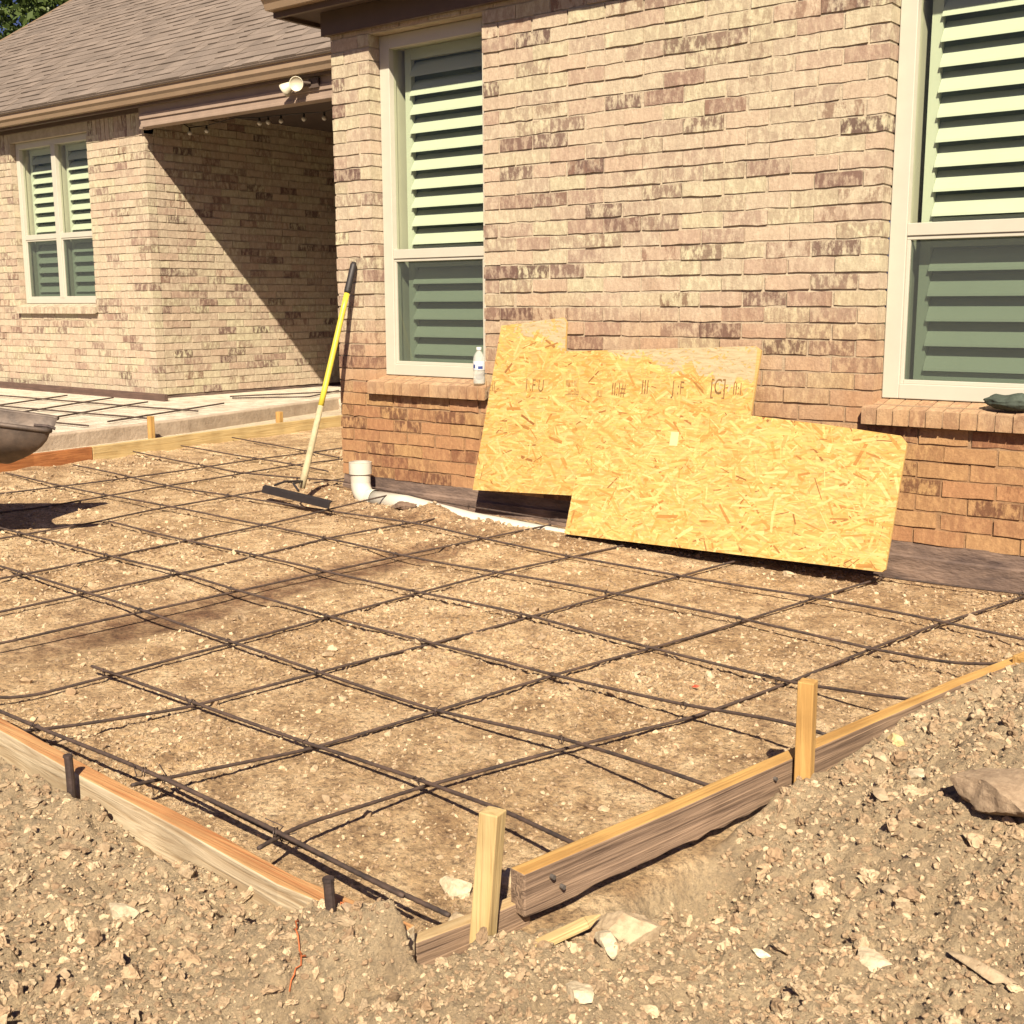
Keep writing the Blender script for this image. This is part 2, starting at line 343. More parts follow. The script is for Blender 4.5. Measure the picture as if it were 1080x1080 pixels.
m_shut = mat('shutter_paint', (.66, .70, .585, 1), .5, var=.02, scale=5, bump=.03)
m_room_shade = mat('room_shade', (.27, .34, .31, 1), .9, var=.1, scale=3)  # grey-green tone carries the shade of the room behind the shutters
m_trim = mat('painted_trim', (.15, .098, .072, 1), .6, var=.08, scale=8, bump=.15, bscale=40)
m_gutter = mat('gutter_metal', (.42, .30, .20, 1), .4, var=.06, scale=5, bump=.05)
m_soffit = mat('soffit', (.11, .075, .06, 1), .8, var=.1, scale=5)

def glass_mat(name, tintc, gloss=.10, diff=None, dfac=0):
    m, t, p = nmat(name); t.nodes.remove(p); N = t.nodes.new; L = t.links.new
    tr = N('ShaderNodeBsdfTransparent'); tr.inputs[0].default_value = tintc
    gl = N('ShaderNodeBsdfGlossy'); gl.inputs['Roughness'].default_value = .02; gl.inputs[0].default_value = (1, 1, 1, 1)
    fr = N('ShaderNodeFresnel'); fr.inputs[0].default_value = 1.45; ge = N('ShaderNodeNewGeometry'); bk = N('ShaderNodeMath'); bk.operation = 'SUBTRACT'; bk.inputs[0].default_value = 1; L(ge.outputs['Backfacing'], bk.inputs[1])
    ml = N('ShaderNodeMath'); ml.operation = 'MULTIPLY'; L(fr.outputs[0], ml.inputs[0]); L(bk.outputs[0], ml.inputs[1])
    mx = N('ShaderNodeMixShader'); L(ml.outputs[0], mx.inputs[0]); L(tr.outputs[0], mx.inputs[1]); L(gl.outputs[0], mx.inputs[2])
    o = mx.outputs[0]
    if diff:
        d = N('ShaderNodeBsdfDiffuse'); d.inputs[0].default_value = diff
        m2 = N('ShaderNodeMixShader'); m2.inputs[0].default_value = dfac; L(o, m2.inputs[1]); L(d.outputs[0], m2.inputs[2]); o = m2.outputs[0]
    L(o, t.nodes['Material Output'].inputs[0]); return m
m_glass = glass_mat('window_glass', (.945, .967, .92, 1))
m_screen = glass_mat('insect_screen', (.78, .83, .785, 1), diff=(.11, .12, .12, 1), dfac=.18)

# ------------------------------------------------------------------ brick walls
CH = .0668; BL = .205
def brick_wall(name, root, O, U, Nn, u0, u1, z0, z1, openings=(), depth=.09, seed=0, soldier=None, label=None, paler=0.):
    """U runs along the wall, Nn points out of its face (towards the viewer); bricks are real blocks over a mortar core"""
    O = np.array(O, float); U = np.array(U, float); Nn = np.array(Nn, float); Zv = np.array([0, 0, 1.])
    rg = np.random.default_rng(seed); mb = MB()
    P = lambda u, n, z: O+U*u+Nn*n+Zv*z
    def segs(a, b):
        cuts = [(a, b)]
        zm = a; return cuts
    def brick(ua, ub, za, zb, r=None):
        if ub-ua < .012: return
        k = max(2, int((ub-ua)/.04)+1)
        us = np.linspace(ua, ub, k)
        dn = float(np.clip(rg.normal()*.0021, -.0018, .004)); tw = rg.normal()*.0016
        vt = []; 
        jt = np.clip(rg.normal(size=(k, 2))*.0015, -.0034, .0034); jn = rg.normal(size=(k, 2))*.0009
        for i, u in enumerate(us):
            w = (u-ua)/(ub-ua)-.5
            vt.append(P(u, dn+tw*w+jn[i, 0]-.0012, za+jt[i, 0])); vt.append(P(u, dn+tw*w+jn[i, 1], zb+jt[i, 1]))
            vt.append(P(u, -depth, zb)); vt.append(P(u, -depth, za))
        f = []
        for i in range(k-1):
            a = 4*i; b = 4*(i+1)
            f += [(a, b, b+1, a+1), (a+1, b+1, b+2, a+2), (a+3, a+2, b+2, b+3), (a, a+3, b+3, b)]
        e = 4*(k-1); f += [(0, 1, 2, 3), (e, e+3, e+2, e+1)]
        if np.dot(np.cross(U, Zv), Nn) < 0: f = [q[::-1] for q in f]
        x = rg.random(); tone_ = min(1, .15+.85*x**.5+paler) if rg.random() > .13 else .25*rg.random()+paler*.6
        mb.add(vt, f, (tone_, .45+.55*rg.random(), rg.random()**2.2*(.9 if rg.random() < .3 else .10), 1))
    n = int(round((z1-z0)/CH)); mt = .0085
    for i in range(n):
        za = z0+i*CH; zb = za+CH-mt+rg.normal()*.0008
        zc = (za+zb)/2
        runs = [(u0, u1)]
        for (a, b, c_, d) in openings:
            if c_-.02 < zc < d:
                nr = []
                for (p_, q) in runs:
                    if a > p_: nr.append((p_, min(a, q)))
                    if b < q: nr.append((max(b, p_), q))
                runs = [w for w in nr if w[1]-w[0] > .015]
        for (p_, q) in runs:
            u = p_-(BL/2 if i % 2 else 0)
            while u < q:
                jl = rg.normal()*.004
                a = max(u, p_); b = min(u+BL-.0085+jl, q)
                if soldier and za > soldier: pass
                else: brick(a, b, za+rg.normal()*.0006, zb)
                u += BL
    if soldier:                                            # upright bricks under the eave
        u = u0
        while u < u1:
            ok = [(u, min(u+CH-.008, u1))]
            for (a, b, c_, d) in openings:
                if d > soldier+.05 and u+CH > a and u < b: ok = []
            for a, b in ok: brick(a, b, soldier+.006, z1)
            u += CH
    # mortar core, a little behind the brick faces
    us = sorted({u0+.004, u1-.004}|{v for o_ in openings for v in (o_[0]-.004, o_[1]+.004)}); zs = sorted({z0, z1}|{v for o_ in openings for v in (o_[2], o_[3])})
    for a, b in zip(us[:-1], us[1:]):
        for c_, d in zip(zs[:-1], zs[1:]):
            um, zm = (a+b)/2, (c_+d)/2
            if any(o_[0]-.004 < um < o_[1]+.004 and o_[2] < zm < o_[3] for o_ in openings): continue
            q = np.array([P(a_, n_, z_) for z_ in (c_, d) for n_ in (-.0062, -depth+.004) for a_ in (a, b)])
            mb.add(q, [(0, 2, 3, 1), (4, 5, 7, 6), (0, 1, 5, 4), (2, 6, 7, 3), (0, 4, 6, 2), (1, 3, 7, 5)], (.8, .5, 0, 1), 1)
    o = mb.build(name, [m_brick, m_mortar], root)
    if label: o['label'] = label
    return o

house = empty('brick_house', (0, 0, 0), 'pale tumbled brick house with brown shingle roof and white shuttered windows', 'house')
YN = 4.673; XP = -4.95
YW = 6.507; XW = -9.27
L_OP = (-4.667, -3.893, .69, 2.475); R_OP = (-1.865, -.93, .69, 2.475)
brick_wall('wall', house, (0, YN, 0), (1, 0, 0), (0, -1, 0), XP, 2.6, .145, 2.62, [L_OP, R_OP], seed=1, soldier=None, label='sunlit pale brick wall with soil stained lower courses')
brick_wall('wall', house, (XP, 0, 0), (0, 1, 0), (-1, 0, 0), YN+.095, 9.4, .145, 2.62, seed=2)
W_OP = (-11.50, -10.165, 1.085, 2.66)
brick_wall('wall', house, (0, YW, 0), (1, 0, 0), (0, -1, 0), -15.2, XW, .28, 2.80, [W_OP], seed=3, soldier=2.555, paler=.12, label='pale brick wall of the low wing with upright brick course under the eave')
brick_wall('wall', house, (XW, 0, 0), (0, 1, 0), (1, 0, 0), YW+.095, 9.5, .28, 2.86, seed=4, label='brick side wall of the covered patio, half in shade')
brick_wall('wall', house, (0, 9.5, 0), (1, 0, 0), (0, -1, 0), XW, XP, .28, 2.86, seed=5)
brick_wall('wall', house, (-15.2, 0, 0), (0, 1, 0), (-1, 0, 0), YW+.095, 13, .28, 2.80, seed=6)

# foundation strip of the near block with a rough ledge of mortar on it
mb = MB()
xs = np.linspace(XP+.006, 2.6, 160)
prof = [(0.012, -.30), (.006, .05), (.010, .085), (-.002, .092), (-.004, .146), (-.09, .146)]
v = []
for i, x_ in enumerate(xs):
    for n_, z_ in prof:
        j = .006*fbm(np.array([x_]), np.array([z_*8]), 5, 3)[0]
        v.append((x_, YN-n_-j if n_ > -.05 else YN+.09, z_+(j*.8 if z_ > .03 else 0)))
k = len(prof); f = [(i*k+j, (i+1)*k+j, (i+1)*k+j+1, i*k+j+1) for i in range(len(xs)-1) for j in range(k-1)]
mb.add(v, f)
mb.build('foundation', m_found, house)
mb = MB(); mb.box((XP+.006, YN+.095, -.3), (XP+.05, 9.4, .14)); mb.build('foundation', m_found, house)
mb = MB(); mb.box((-15.2, YW+.006, -.3), (XW-.006, YW+.08, .278)); mb.build('foundation', m_found, house)
mb = MB(); mb.box((XW-.09, YW+.09, -.3), (XW-.008, 9.5, .278))
mb.build('foundation', m_found, house)

# ------------------------------------------------------------------ windows
def window(x0, x1, z0, z1, yf, recess, rail, units=1, louver=.092, label=None, fw=.07):
    """origin at the sill; frame, mullion, rails, two panes per unit, shutters and reveal"""
    w = bpy.data.objects.new('window', None); C.objects.link(w); w.location = (x0, yf, z0); w.parent = house
    w.empty_display_size = .1
    if label: w['label'] = label
    y = yf+recess; fd = .055
    mb = MB(); e = .002
    mb.box((x0+e, y, z0+.02), (x0+fw, y+fd, z1-e)); mb.box((x1-fw, y, z0+.02), (x1-e, y+fd, z1-e))
    mb.box((x0+fw, y, z1-fw), (x1-fw, y+fd, z1-e)); mb.box((x0+fw, y, z0+.02), (x1-fw, y+fd, z0+.02+fw*.85))
    cols = [(x0+fw, x1-fw)]
    if units == 2:
        xm = (x0+x1)/2; mb.box((xm-fw*.6, y-.003, z0+.02+fw*.85), (xm+fw*.6, y+fd, z1-fw)); cols = [(x0+fw, xm-fw*.6), (xm+fw*.6, x1-fw)]
    part(mb, 'frame', m_frame, w, bevel=.003)
    lz = z0+.02+fw*.85
    for a, b in cols:
        mb = MB(); mb.box((a, y+.006, rail-.024), (b, y+fd-.006, rail+.024)); mb.box((a, y+.012, rail-.040), (b, y+fd-.010, rail-.0245))
        mb.box((a, y+.010, lz), (a+.014, y+.048, rail-.041)); mb.box((b-.014, y+.010, lz), (b, y+.048, rail-.041)); mb.box((a+.0145, y+.010, lz), (b-.0145, y+.048, lz+.016))
        part(mb, 'sash_rail', m_frame, w, bevel=.002)
        mb = MB(); mb.box((a+.001, y+.034, rail+.025), (b-.001, y+.037, z1-fw-.001)); o = part(mb, 'pane', m_glass, w)
        mb = MB(); mb.box((a+.015, y+.020, lz+.017), (b-.015, y+.022, rail-.042)); o = part(mb, 'pane', m_screen, w); o['label'] = 'lower pane behind a dark insect screen'
        # reveal, and an added dark panel in place of the unlit room behind
        mb = MB(); yb = y+.21
        mb.box((a-.05, y+fd+.002, z0+.03), (a-.012, yb, z1-.02)); mb.box((b+.012, y+fd+.002, z0+.03), (b+.05, yb, z1-.02))
        mb.box((a-.011, y+fd+.002, z1-.06), (b+.011, yb, z1-.02)); mb.box((a-.011, y+fd+.002, z0+.03), (b+.011, yb, z0+.06))
        part(mb, 'reveal', m_frame, w)
        mb = MB(); mb.box((a-.05, yb+.001, z0+.03), (b+.05, yb+.02, z1-.02)); part(mb, 'room_shade_panel', m_room_shade, w)
        # shutters, one above and one below the rail
        ys = y+.115; st = .042
        for (c_, d) in ((z0+.07, rail-.012), (rail-.008, z1-.062)):
            mb = MB(); aa = a+.020; bb = b-.020
            mb.box((aa, ys-.014, c_), (aa+st, ys+.014, d)); mb.box((bb-st, ys-.014, c_), (bb, ys+.014, d))
            mb.box((aa+st, ys-.012, c_), (bb-st, ys+.012, c_+.055)); mb.box((aa+st, ys-.012, d-.055), (bb-st, ys+.012, d))
            n = max(2, int(round((d-c_-.11)/louver))); pitch = (d-c_-.11)/n
            for i in range(n):
                zc = c_+.055+(i+.5)*pitch; hw = pitch*.56; th = rad(54)
                prof = []
                for q in range(10):
                    an = q/10*2*math.pi; prof.append((math.cos(an)*hw, math.sin(an)*.0052))
                vv = []
                for xx in (aa+st+.001, bb-st-.001):
                    for (pp, qq) in prof:
                        yy = pp*math.cos(th)-qq*math.sin(th); zz = pp*math.sin(th)+qq*math.cos(th)
                        vv.append((xx, ys+yy, zc+zz))
                mb.add(vv, [tuple(range(10)), tuple(range(10, 20))[::-1]]+[(j, 10+j, 10+(j+1) % 10, (j+1) % 10) for j in range(10)])
            part(mb, 'shutter', m_shut, w)
    # rowlock brick sill
    mb = MB(); rg = np.random.default_rng(int(abs(x0)*100)); u = x0-.03
    while u < x1+.03:
        b = min(u+CH*.98, x1+.035); j = rg.normal(size=6)*.0015
        q = [(u, yf-.040+j[0], z0-.078), (b-.0055, yf-.040+j[1], z0-.078), (b-.0055, y+.012, z0-.03), (u, y+.012, z0-.03), (u, yf-.040+j[0], z0-.014+j[2]), (b-.0055, yf-.040+j[1], z0-.014+j[3]), (b-.0055, y+.012, z0+.018), (u, y+.012, z0+.018)]
        mb.add(q, [(0, 3, 2, 1), (4, 5, 6, 7), (0, 1, 5, 4), (2, 3, 7, 6), (0, 4, 7, 3), (1, 2, 6, 5)], (.45+.5*rg.random(), .8, .4*rg.random(), 1)); u += CH*.98
    mb.add([(x0-.028, yf-.036, z0-.074), (x1+.03, yf-.036, z0-.074), (x1+.03, y+.012, z0-.03), (x0-.028, y+.012, z0-.03), (x0-.028, yf-.036, z0-.018), (x1+.03, yf-.036, z0-.018), (x1+.03, y+.012, z0+.014), (x0-.028, y+.012, z0+.014)],
           [(0, 3, 2, 1), (4, 5, 6, 7), (0, 1, 5, 4), (2, 3, 7, 6), (0, 4, 7, 3), (1, 2, 6, 5)], (.8, .5, 0, 1), 1)
    part(mb, 'sill', [m_brick, m_mortar], w)
    return w
window(L_OP[0], L_OP[1], L_OP[2], L_OP[3], YN, .078, 1.355, label='tall white shuttered window beside the left brick pier')
window(R_OP[0], R_OP[1], R_OP[2], R_OP[3], YN, .085, 1.375, label='tall white shuttered window cut by the right edge of the photo')
window(W_OP[0], W_OP[1], W_OP[2], W_OP[3], YW, .06, 1.75, units=2, label='double white shuttered window in the far wing', louver=.098, fw=.06)

# ------------------------------------------------------------------ eaves, beam, roof
GW = 2.775
def gutter(x0, x1, yf, zb, h=.115):
    mb = MB()
    pr = [(0, 0), (-.012, .03), (-.03, .05), (-.034, h-.02), (-.046, h-.014), (-.046, h), (-.030, h), (-.026, h-.008), (-.022, .055), (-.004, .036), (.010, .008), (.09, .008), (.09, h-.02), (.094, h-.02), (.094, 0)]
    k = len(pr); v = [(xx, yf+.046+a, zb+b) for xx in (x0, x1) for a, b in pr]
    mb.add(v, [(j, (j+1) % k, k+(j+1) % k, k+j) for j in range(k)])
    for xx, s_ in ((x0, -1), (x1, 1)):
        mb.add([(xx, yf+.046+a, zb+b) for a, b in [(0, 0), (-.012, .03), (-.03, .05), (-.034, h-.02), (-.046, h), (.094, h), (.094, 0)]], [tuple(range(7))])
    return mb
gutter(-15.5, XP-.26, YW-.245, GW).build('gutter', m_gutter, house)
mb = MB(); mb.box((-15.45, YW-.148, GW-.02), (XP-.01, YW-.122, GW+.125)); mb.box((-15.45, YW-.121, GW+.0), (XP-.01, YW-.004, GW+.018))
mb.box((-15.4, YW-.030, 2.74), (XW+.0, YW-.004, GW-.001))
mb.build('fascia', m_trim, house)
mb = MB(); mb.box((XW+.10, YW-.10, 2.595), (XP-.01, YW+.02, 2.772)); mb.box((XW+.10, YW-.112, 2.655), (XP-.01, YW-.101, 2.70)); mb.box((XW+.10, YW-.108, 2.59), (XP-.01, YW-.101, 2.615))
mb.box((XW+.004, YW-.05, 2.59), (XW+.10, YW+.02, 2.772))
mb.build('beam', mat('beam_paint', (.42, .31, .24, 1), .6, var=.08, scale=8), house, bevel=.004)
mb = MB(); mb.box((XW-.1, YW+.021, 2.80), (XP+.1, 9.55, 2.82)); mb.build('ceiling', m_soffit, house)
# near eave
gutter(-5.215, 2.9, YN-.262, 2.63).build('gutter', m_gutter, house)
mb = MB(); mb.box((-5.21, YN-.165, 2.60), (2.9, YN-.14, 2.75)); mb.box((-5.21, YN-.139, 2.60), (-5.185, 9.4, 2.75))
mb.box((-4.99, YN-.030, 2.50), (2.9, YN-.003, 2.618)); mb.box((-4.976, YN, 2.50), (XP-.003, 9.4, 2.618))
mb.build('fascia', m_trim, house)
mb = MB(); mb.box((-5.184, YN-.138, 2.62), (2.9, YN+.1, 2.64)); mb.box((-5.184, YN+.101, 2.62), (XP+.1, 9.4, 2.64)); mb.build('soffit', m_soffit, house)
mb = MB(); mb.box((L_OP[0], YN+.008, L_OP[3]+.001), (L_OP[1], YN+.088, L_OP[3]+.03)); mb.build('lintel', m_trim, house); mb = MB(); mb.box((R_OP[0], YN+.008, R_OP[3]+.001), (R_OP[1], YN+.088, R_OP[3]+.03)); mb.build('lintel', m_trim, house)

m_sh, t, p = nmat('shingle'); N = t.nodes.new; L = t.links.new
at = N('ShaderNodeAttribute'); at.attribute_name = 'col'; tc = N('ShaderNodeTexCoord')
r1 = ramp(noise(140, 4, .7).outputs[0], [(.35, (.62, .6, .58, 1)), (.62, (1.2, 1.2, 1.2, 1))]); r2 = ramp(noise(3, 4, .6).outputs[0], [(.35, (.88, .86, .84, 1)), (.6, (1.08, 1.08, 1.08, 1))])
c = mixc(.7, at.outputs['Color'], r1.outputs[0], 'MULTIPLY'); c = mixc(.8, c, r2.outputs[0], 'MULTIPLY'); L(c, p.inputs['Base Color']); p.inputs['Roughness'].default_value = .95
def roof(x0, x1, ye, ze, pitch, length, name='roof', seed=8):
    """courses of laminated shingles laid on a plane that climbs towards +y"""
    rg = np.random.default_rng(seed); mb = MB(); cp, sp_ = math.cos(pitch), math.sin(pitch); ex = .143
    def P(x_, s_, h): return (x_, ye+s_*cp-h*sp_, ze+s_*sp_+h*cp)
    i = 0; s_ = 0
    while s_ < length:
        xx = x0-.3*rg.random()
        while xx < x1:
            w_ = .09+.16*rg.random(); a = max(xx, x0); b = min(xx+w_, x1); xx += w_
            if b-a < .01: continue
            up = rg.random() < .5; h = .0135 if up else .0065; d = (.0 if up else .004)
            g = (.135+.045*rg.random())*(1 if up else .90); cc = (g, g*.80, g*.66, 1)
            q = [P(a, s_+d, h), P(b, s_+d, h), P(b, s_+ex+.02, h*.28), P(a, s_+ex+.02, h*.28), P(a, s_+d, -.004), P(b, s_+d, -.004)]
            mb.add(q, [(0, 1, 2, 3), (4, 5, 1, 0), (4, 0, 3), (5, 2, 1)], cc)
        s_ += ex; i += 1
    mb.add([P(x0, -.01, -.02), P(x1, -.01, -.02), P(x1, length, -.02), P(x0, length, -.02), P(x0, -.01, -.006), P(x1, -.01, -.006), P(x1, length, -.006), P(x0, length, -.006)],
           [(0, 3, 2, 1), (4, 5, 6, 7), (0, 1, 5, 4), (2, 3, 7, 6), (0, 4, 7, 3), (1, 2, 6, 5)], (.12, .09, .07, 1))
    return mb.build(name, m_sh, house)
rf = roof(-15.25, XP-.0, YW-.25, GW+.118, rad(33), 6.0); rf['label'] = 'brown shingle roof over the wing and patio'
mb = MB()      # rake board along the gable edge
cp, sp_ = math.cos(rad(33)), math.sin(rad(33)); P = lambda x_, s_, h: (x_, YW-.25+s_*cp-h*sp_, GW+.118+s_*sp_+h*cp)
mb.add([P(-15.29, -.02, -.15), P(-15.252, -.02, -.15), P(-15.252, 6, -.15), P(-15.29, 6, -.15), P(-15.29, -.02, .016), P(-15.252, -.02, .016), P(-15.252, 6, .016), P(-15.29, 6, .016)], [(0, 3, 2, 1), (4, 5, 6, 7), (0, 1, 5, 4), (2, 3, 7, 6), (0, 4, 7, 3), (1, 2, 6, 5)])
mb.build('rake_board', m_gutter, house)
mb = MB()      # rear slope closes the roof
yr = YW-.25+6*cp; zr = GW+.118+6*sp_
mb.add([(-15.25, yr, zr), (XP, yr, zr), (XP, yr+6, zr-3.9), (-15.25, yr+6, zr-3.9), (-15.25, yr, zr-.03), (XP, yr, zr-.03), (XP, yr+6, zr-3.93), (-15.25, yr+6, zr-3.93)], [(0, 1, 2, 3), (7, 6, 5, 4), (0, 4, 5, 1), (3, 2, 6, 7), (0, 3, 7, 4), (1, 5, 6, 2)], (.15, .12, .09, 1))
mb.build('roof', m_sh, house)
roof(-5.23, 2.9, YN-.27, 2.75, rad(33), 5.0, seed=9)

# ------------------------------------------------------------------ patio slab and the ledge
mb = MB()
def poly_prism(mb, pts, z0, z1, mi=0, col=None):
    k = len(pts); v = [(a, b, z0) for a, b in pts]+[(a, b, z1) for a, b in pts]
    mb.add(v, [tuple(range(k))[::-1], tuple(range(k, 2*k))]+[(j, (j+1) % k, k+(j+1) % k, k+j) for j in range(k)], col, mi)
poly_prism(mb, [(-7.24, 4.10), (-7.43, 5.45), (-8.0, 7.6), (-8.3, 9.48), (-9.26, 9.48), (-9.26, 6.50), (-13.4, 6.50), (-13.4, 3.2), (-7.14, 3.2)], .02, .25)
o = mb.build('patio_slab', m_slab, bevel=.012); tag(o, kind='structure')
mb = MB(); poly_prism(mb, [(-7.13, 3.19), (-7.228, 4.10), (-7.418, 5.45), (-7.985, 7.6), (-8.07, 7.6), (-7.50, 5.45), (-7.31, 4.10), (-7.21, 3.19)], .0, .254)
o = mb.build('slab_edge', m_ledge, bevel=.01); tag(o, kind='structure')
mb = MB(); poly_prism(mb, [(-8.35, 7.6), (-4.96, 6.6), (-4.96, 9.49), (-8.35, 9.49)], .0, .246); o = mb.build('patio_floor', m_slab); tag(o, kind='structure')

# ------------------------------------------------------------------ lumber
def wood(name, light, dark, gs=1., rough=.75):
    light = tuple(c*.66 for c in light[:3])+(1,); dark = tuple(c*.66 for c in dark[:3])+(1,)
    m, t, p = nmat(name); N = t.nodes.new; L = t.links.new
    global _wt
    tc = N('ShaderNodeTexCoord'); mp = N('ShaderNodeMapping'); mp.inputs['Scale'].default_value = (1.2, 30*gs, 30*gs); L(tc.outputs['Object'], mp.inputs[0])
    n1 = N('ShaderNodeTexNoise'); n1.inputs['Scale'].default_value = 1.6; n1.inputs['Detail'].default_value = 8; n1.inputs['Roughness'].default_value = .62; n1.inputs['Distortion'].default_value = 1.1; L(mp.outputs[0], n1.inputs['Vector'])
    r = N('ShaderNodeValToRGB'); r.color_ramp.elements[0].position = .33; r.color_ramp.elements[0].color = dark; r.color_ramp.elements[1].position = .60; r.color_ramp.elements[1].color = light
    L(n1.outputs[0], r.inputs[0])
    n2 = N('ShaderNodeTexNoise'); n2.inputs['Scale'].default_value = 7; n2.inputs['Detail'].default_value = 5; L(tc.outputs['Object'], n2.inputs['Vector'])
    r2 = N('ShaderNodeValToRGB'); r2.color_ramp.elements[0].position = .35; r2.color_ramp.elements[0].color = (.72, .7, .68, 1); r2.color_ramp.elements[1].position = .6; r2.color_ramp.elements[1].color = (1, 1, 1, 1); L(n2.outputs[0], r2.inputs[0])
    mx = N('ShaderNodeMixRGB'); mx.blend_type = 'MULTIPLY'; mx.inputs[0].default_value = .7; L(r.outputs[0], mx.inputs[1]); L(r2.outputs[0], mx.inputs[2]); L(mx.outputs[0], p.inputs['Base Color'])
    bp = N('ShaderNodeBump'); bp.inputs['Strength'].default_value = .9; bp.inputs['Distance'].default_value = .006; L(n1.outputs[0], bp.inputs['Height']); L(bp.outputs[0], p.inputs['Normal'])
    p.inputs['Roughness'].default_value = rough; return m
m_pine = wood('fresh_pine', (.74, .56, .27, 1), (.60, .41, .17, 1))
m_amber = wood('amber_pine', (.66, .40, .13, 1), (.50, .27, .075, 1))
m_old = wood('weathered_pine', (.46, .315, .21, 1), (.13, .08, .055, 1), 1.7)
m_orange = wood('orange_pine', (.55, .22, .07, 1), (.36, .12, .035, 1))
m_dusty = wood('dusty_pine', (.66, .50, .28, 1), (.44, .27, .11, 1), .6)
m_dusty2 = wood('muddy_pine', (.70, .58, .40, 1), (.42, .29, .16, 1), .8)
m_edge = wood('orange_edge', (.66, .38, .16, 1), (.50, .19, .06, 1), 2)
m_brown = wood('brown_board', (.17, .10, .075, 1), (.09, .055, .045, 1))

def board(name, pts, zt, h, th, side, mats, label, cat, group=None, top_mi=1, face_mi=0, rag=0., seed=0, bevel=.003):
    """plank on edge following pts (its exposed face line); side=+1/-1 puts the thickness to the left/right of the run"""
    pts = [Vector((a, b, 0)) for a, b in pts]; zt = list(zt) if hasattr(zt, '__len__') else [zt]*len(pts)
    # resample
    P_ = []; Z_ = []
    for i in range(len(pts)-1):
        n = max(2, int((pts[i+1]-pts[i]).length/.04))
        for j in range(n): P_.append(pts[i].lerp(pts[i+1], j/n)); Z_.append(zt[i]+(zt[i+1]-zt[i])*j/n)
    P_.append(pts[-1]); Z_.append(zt[-1])
    o0 = P_[0].copy(); d = (P_[-1]-P_[0]).normalized(); ang = math.atan2(d.y, d.x)
    Mi = Matrix.Rotation(-ang, 3, 'Z')
    mb = MB(); v = []; k = len(P_); rg = np.random.default_rng(seed)
    T = [(P_[min(i+1, k-1)]-P_[max(i-1, 0)]).normalized() for i in range(k)]
    for i in range(k):
        n_ = Vector((-T[i].y, T[i].x, 0))*side
        a = Mi @ (P_[i]-o0); b = Mi @ (P_[i]+n_*th-o0)
        zb = Z_[i]-h+(rag*rg.random() if rag else 0)
        v += [(a.x, a.y, zb), (a.x, a.y, Z_[i]), (b.x, b.y, Z_[i]), (b.x, b.y, zb)]
    f = []; mi = []
    for i in range(k-1):
        a = 4*i; b = a+4
        q = [(a, b, b+1, a+1), (a+1, b+1, b+2, a+2), (a+2, b+2, b+3, a+3), (a+3, b+3, b, a)]
        if side < 0: q = [w[::-1] for w in q]
        f += q; mi += [face_mi, top_mi, face_mi, face_mi]
    e = 4*(k-1); f += [(0, 1, 2, 3), (e+3, e+2, e+1, e)]; mi += [face_mi]*2
    mb.add(v, f); mb.m = mi
    o = mb.build(name, mats, bevel=bevel); o.location = o0; o.rotation_euler = (0, 0, ang)
    bm = bmesh.new(); bm.from_mesh(o.data); bmesh.ops.recalc_face_normals(bm, faces=bm.faces); bm.to_mesh(o.data); bm.free()
    return tag(o, label, cat, group)
G_B = 'form boards around the pour area'
board('form_board', [(-1.218, 1.56), (-1.150, 1.95), (-1.091, 2.33), (-1.067, 2.48), (-.963, 3.14), (-.86, 3.75)], [.10, .10, .10, .10, .098, .085], .088, .038, 1, [m_old, m_amber], 'weathered wooden form board with amber top edge running behind the two stakes on the right', 'board', G_B, rag=.008)
board('form_board', [(-1.285, 1.35), (-1.255, 1.48), (-1.235, 1.60)], [.040, .036, .034], .08, .030, 1, [m_old, m_dusty], 'short low tan board behind the pale stake at the near corner of the form', 'board', G_B)
board('form_board', [(-3.9, 1.405), (-2.9, 1.405), (-2.29, 1.345), (-1.88, 1.315), (-1.56, 1.285), (-1.275, 1.30)], [.085, .088, .088, .088, .086, .080], .135, .040, 1, [m_dusty2, m_edge], 'dusty bowed form board with orange inner edge along the near side', 'board', G_B)
o = board('form_board', [(-6.88, 3.30), (-7.05, 4.00), (-7.09, 4.44)], [.165, .165, .165], .11, .038, 1, [m_orange, m_orange], 'orange brown far form board beside the hanging metal chute', 'board', G_B)
board('form_board', [(-7.092, 4.445), (-7.18, 5.3), (-7.33, 6.9), (-7.36, 7.4)], [.165, .168, .172, .172], .11, .038, 1, [m_pine, m_pine], 'pale yellow far form board running up to the patio', 'board', G_B)
board('trim_board', [(-13.0, 6.42), (-8.95, 6.34)], [.315, .312], .075, .04, 1, [m_brown, m_brown], 'dark brown board lying along the foot of the far wing wall', 'board')
board('form_board', [(-.925, 3.42), (-.80, 4.0)], [.115, .11], .04, .038, -1, [m_amber, m_amber], 'short amber board end lapping the form at the right edge of the photo', 'board', G_B)

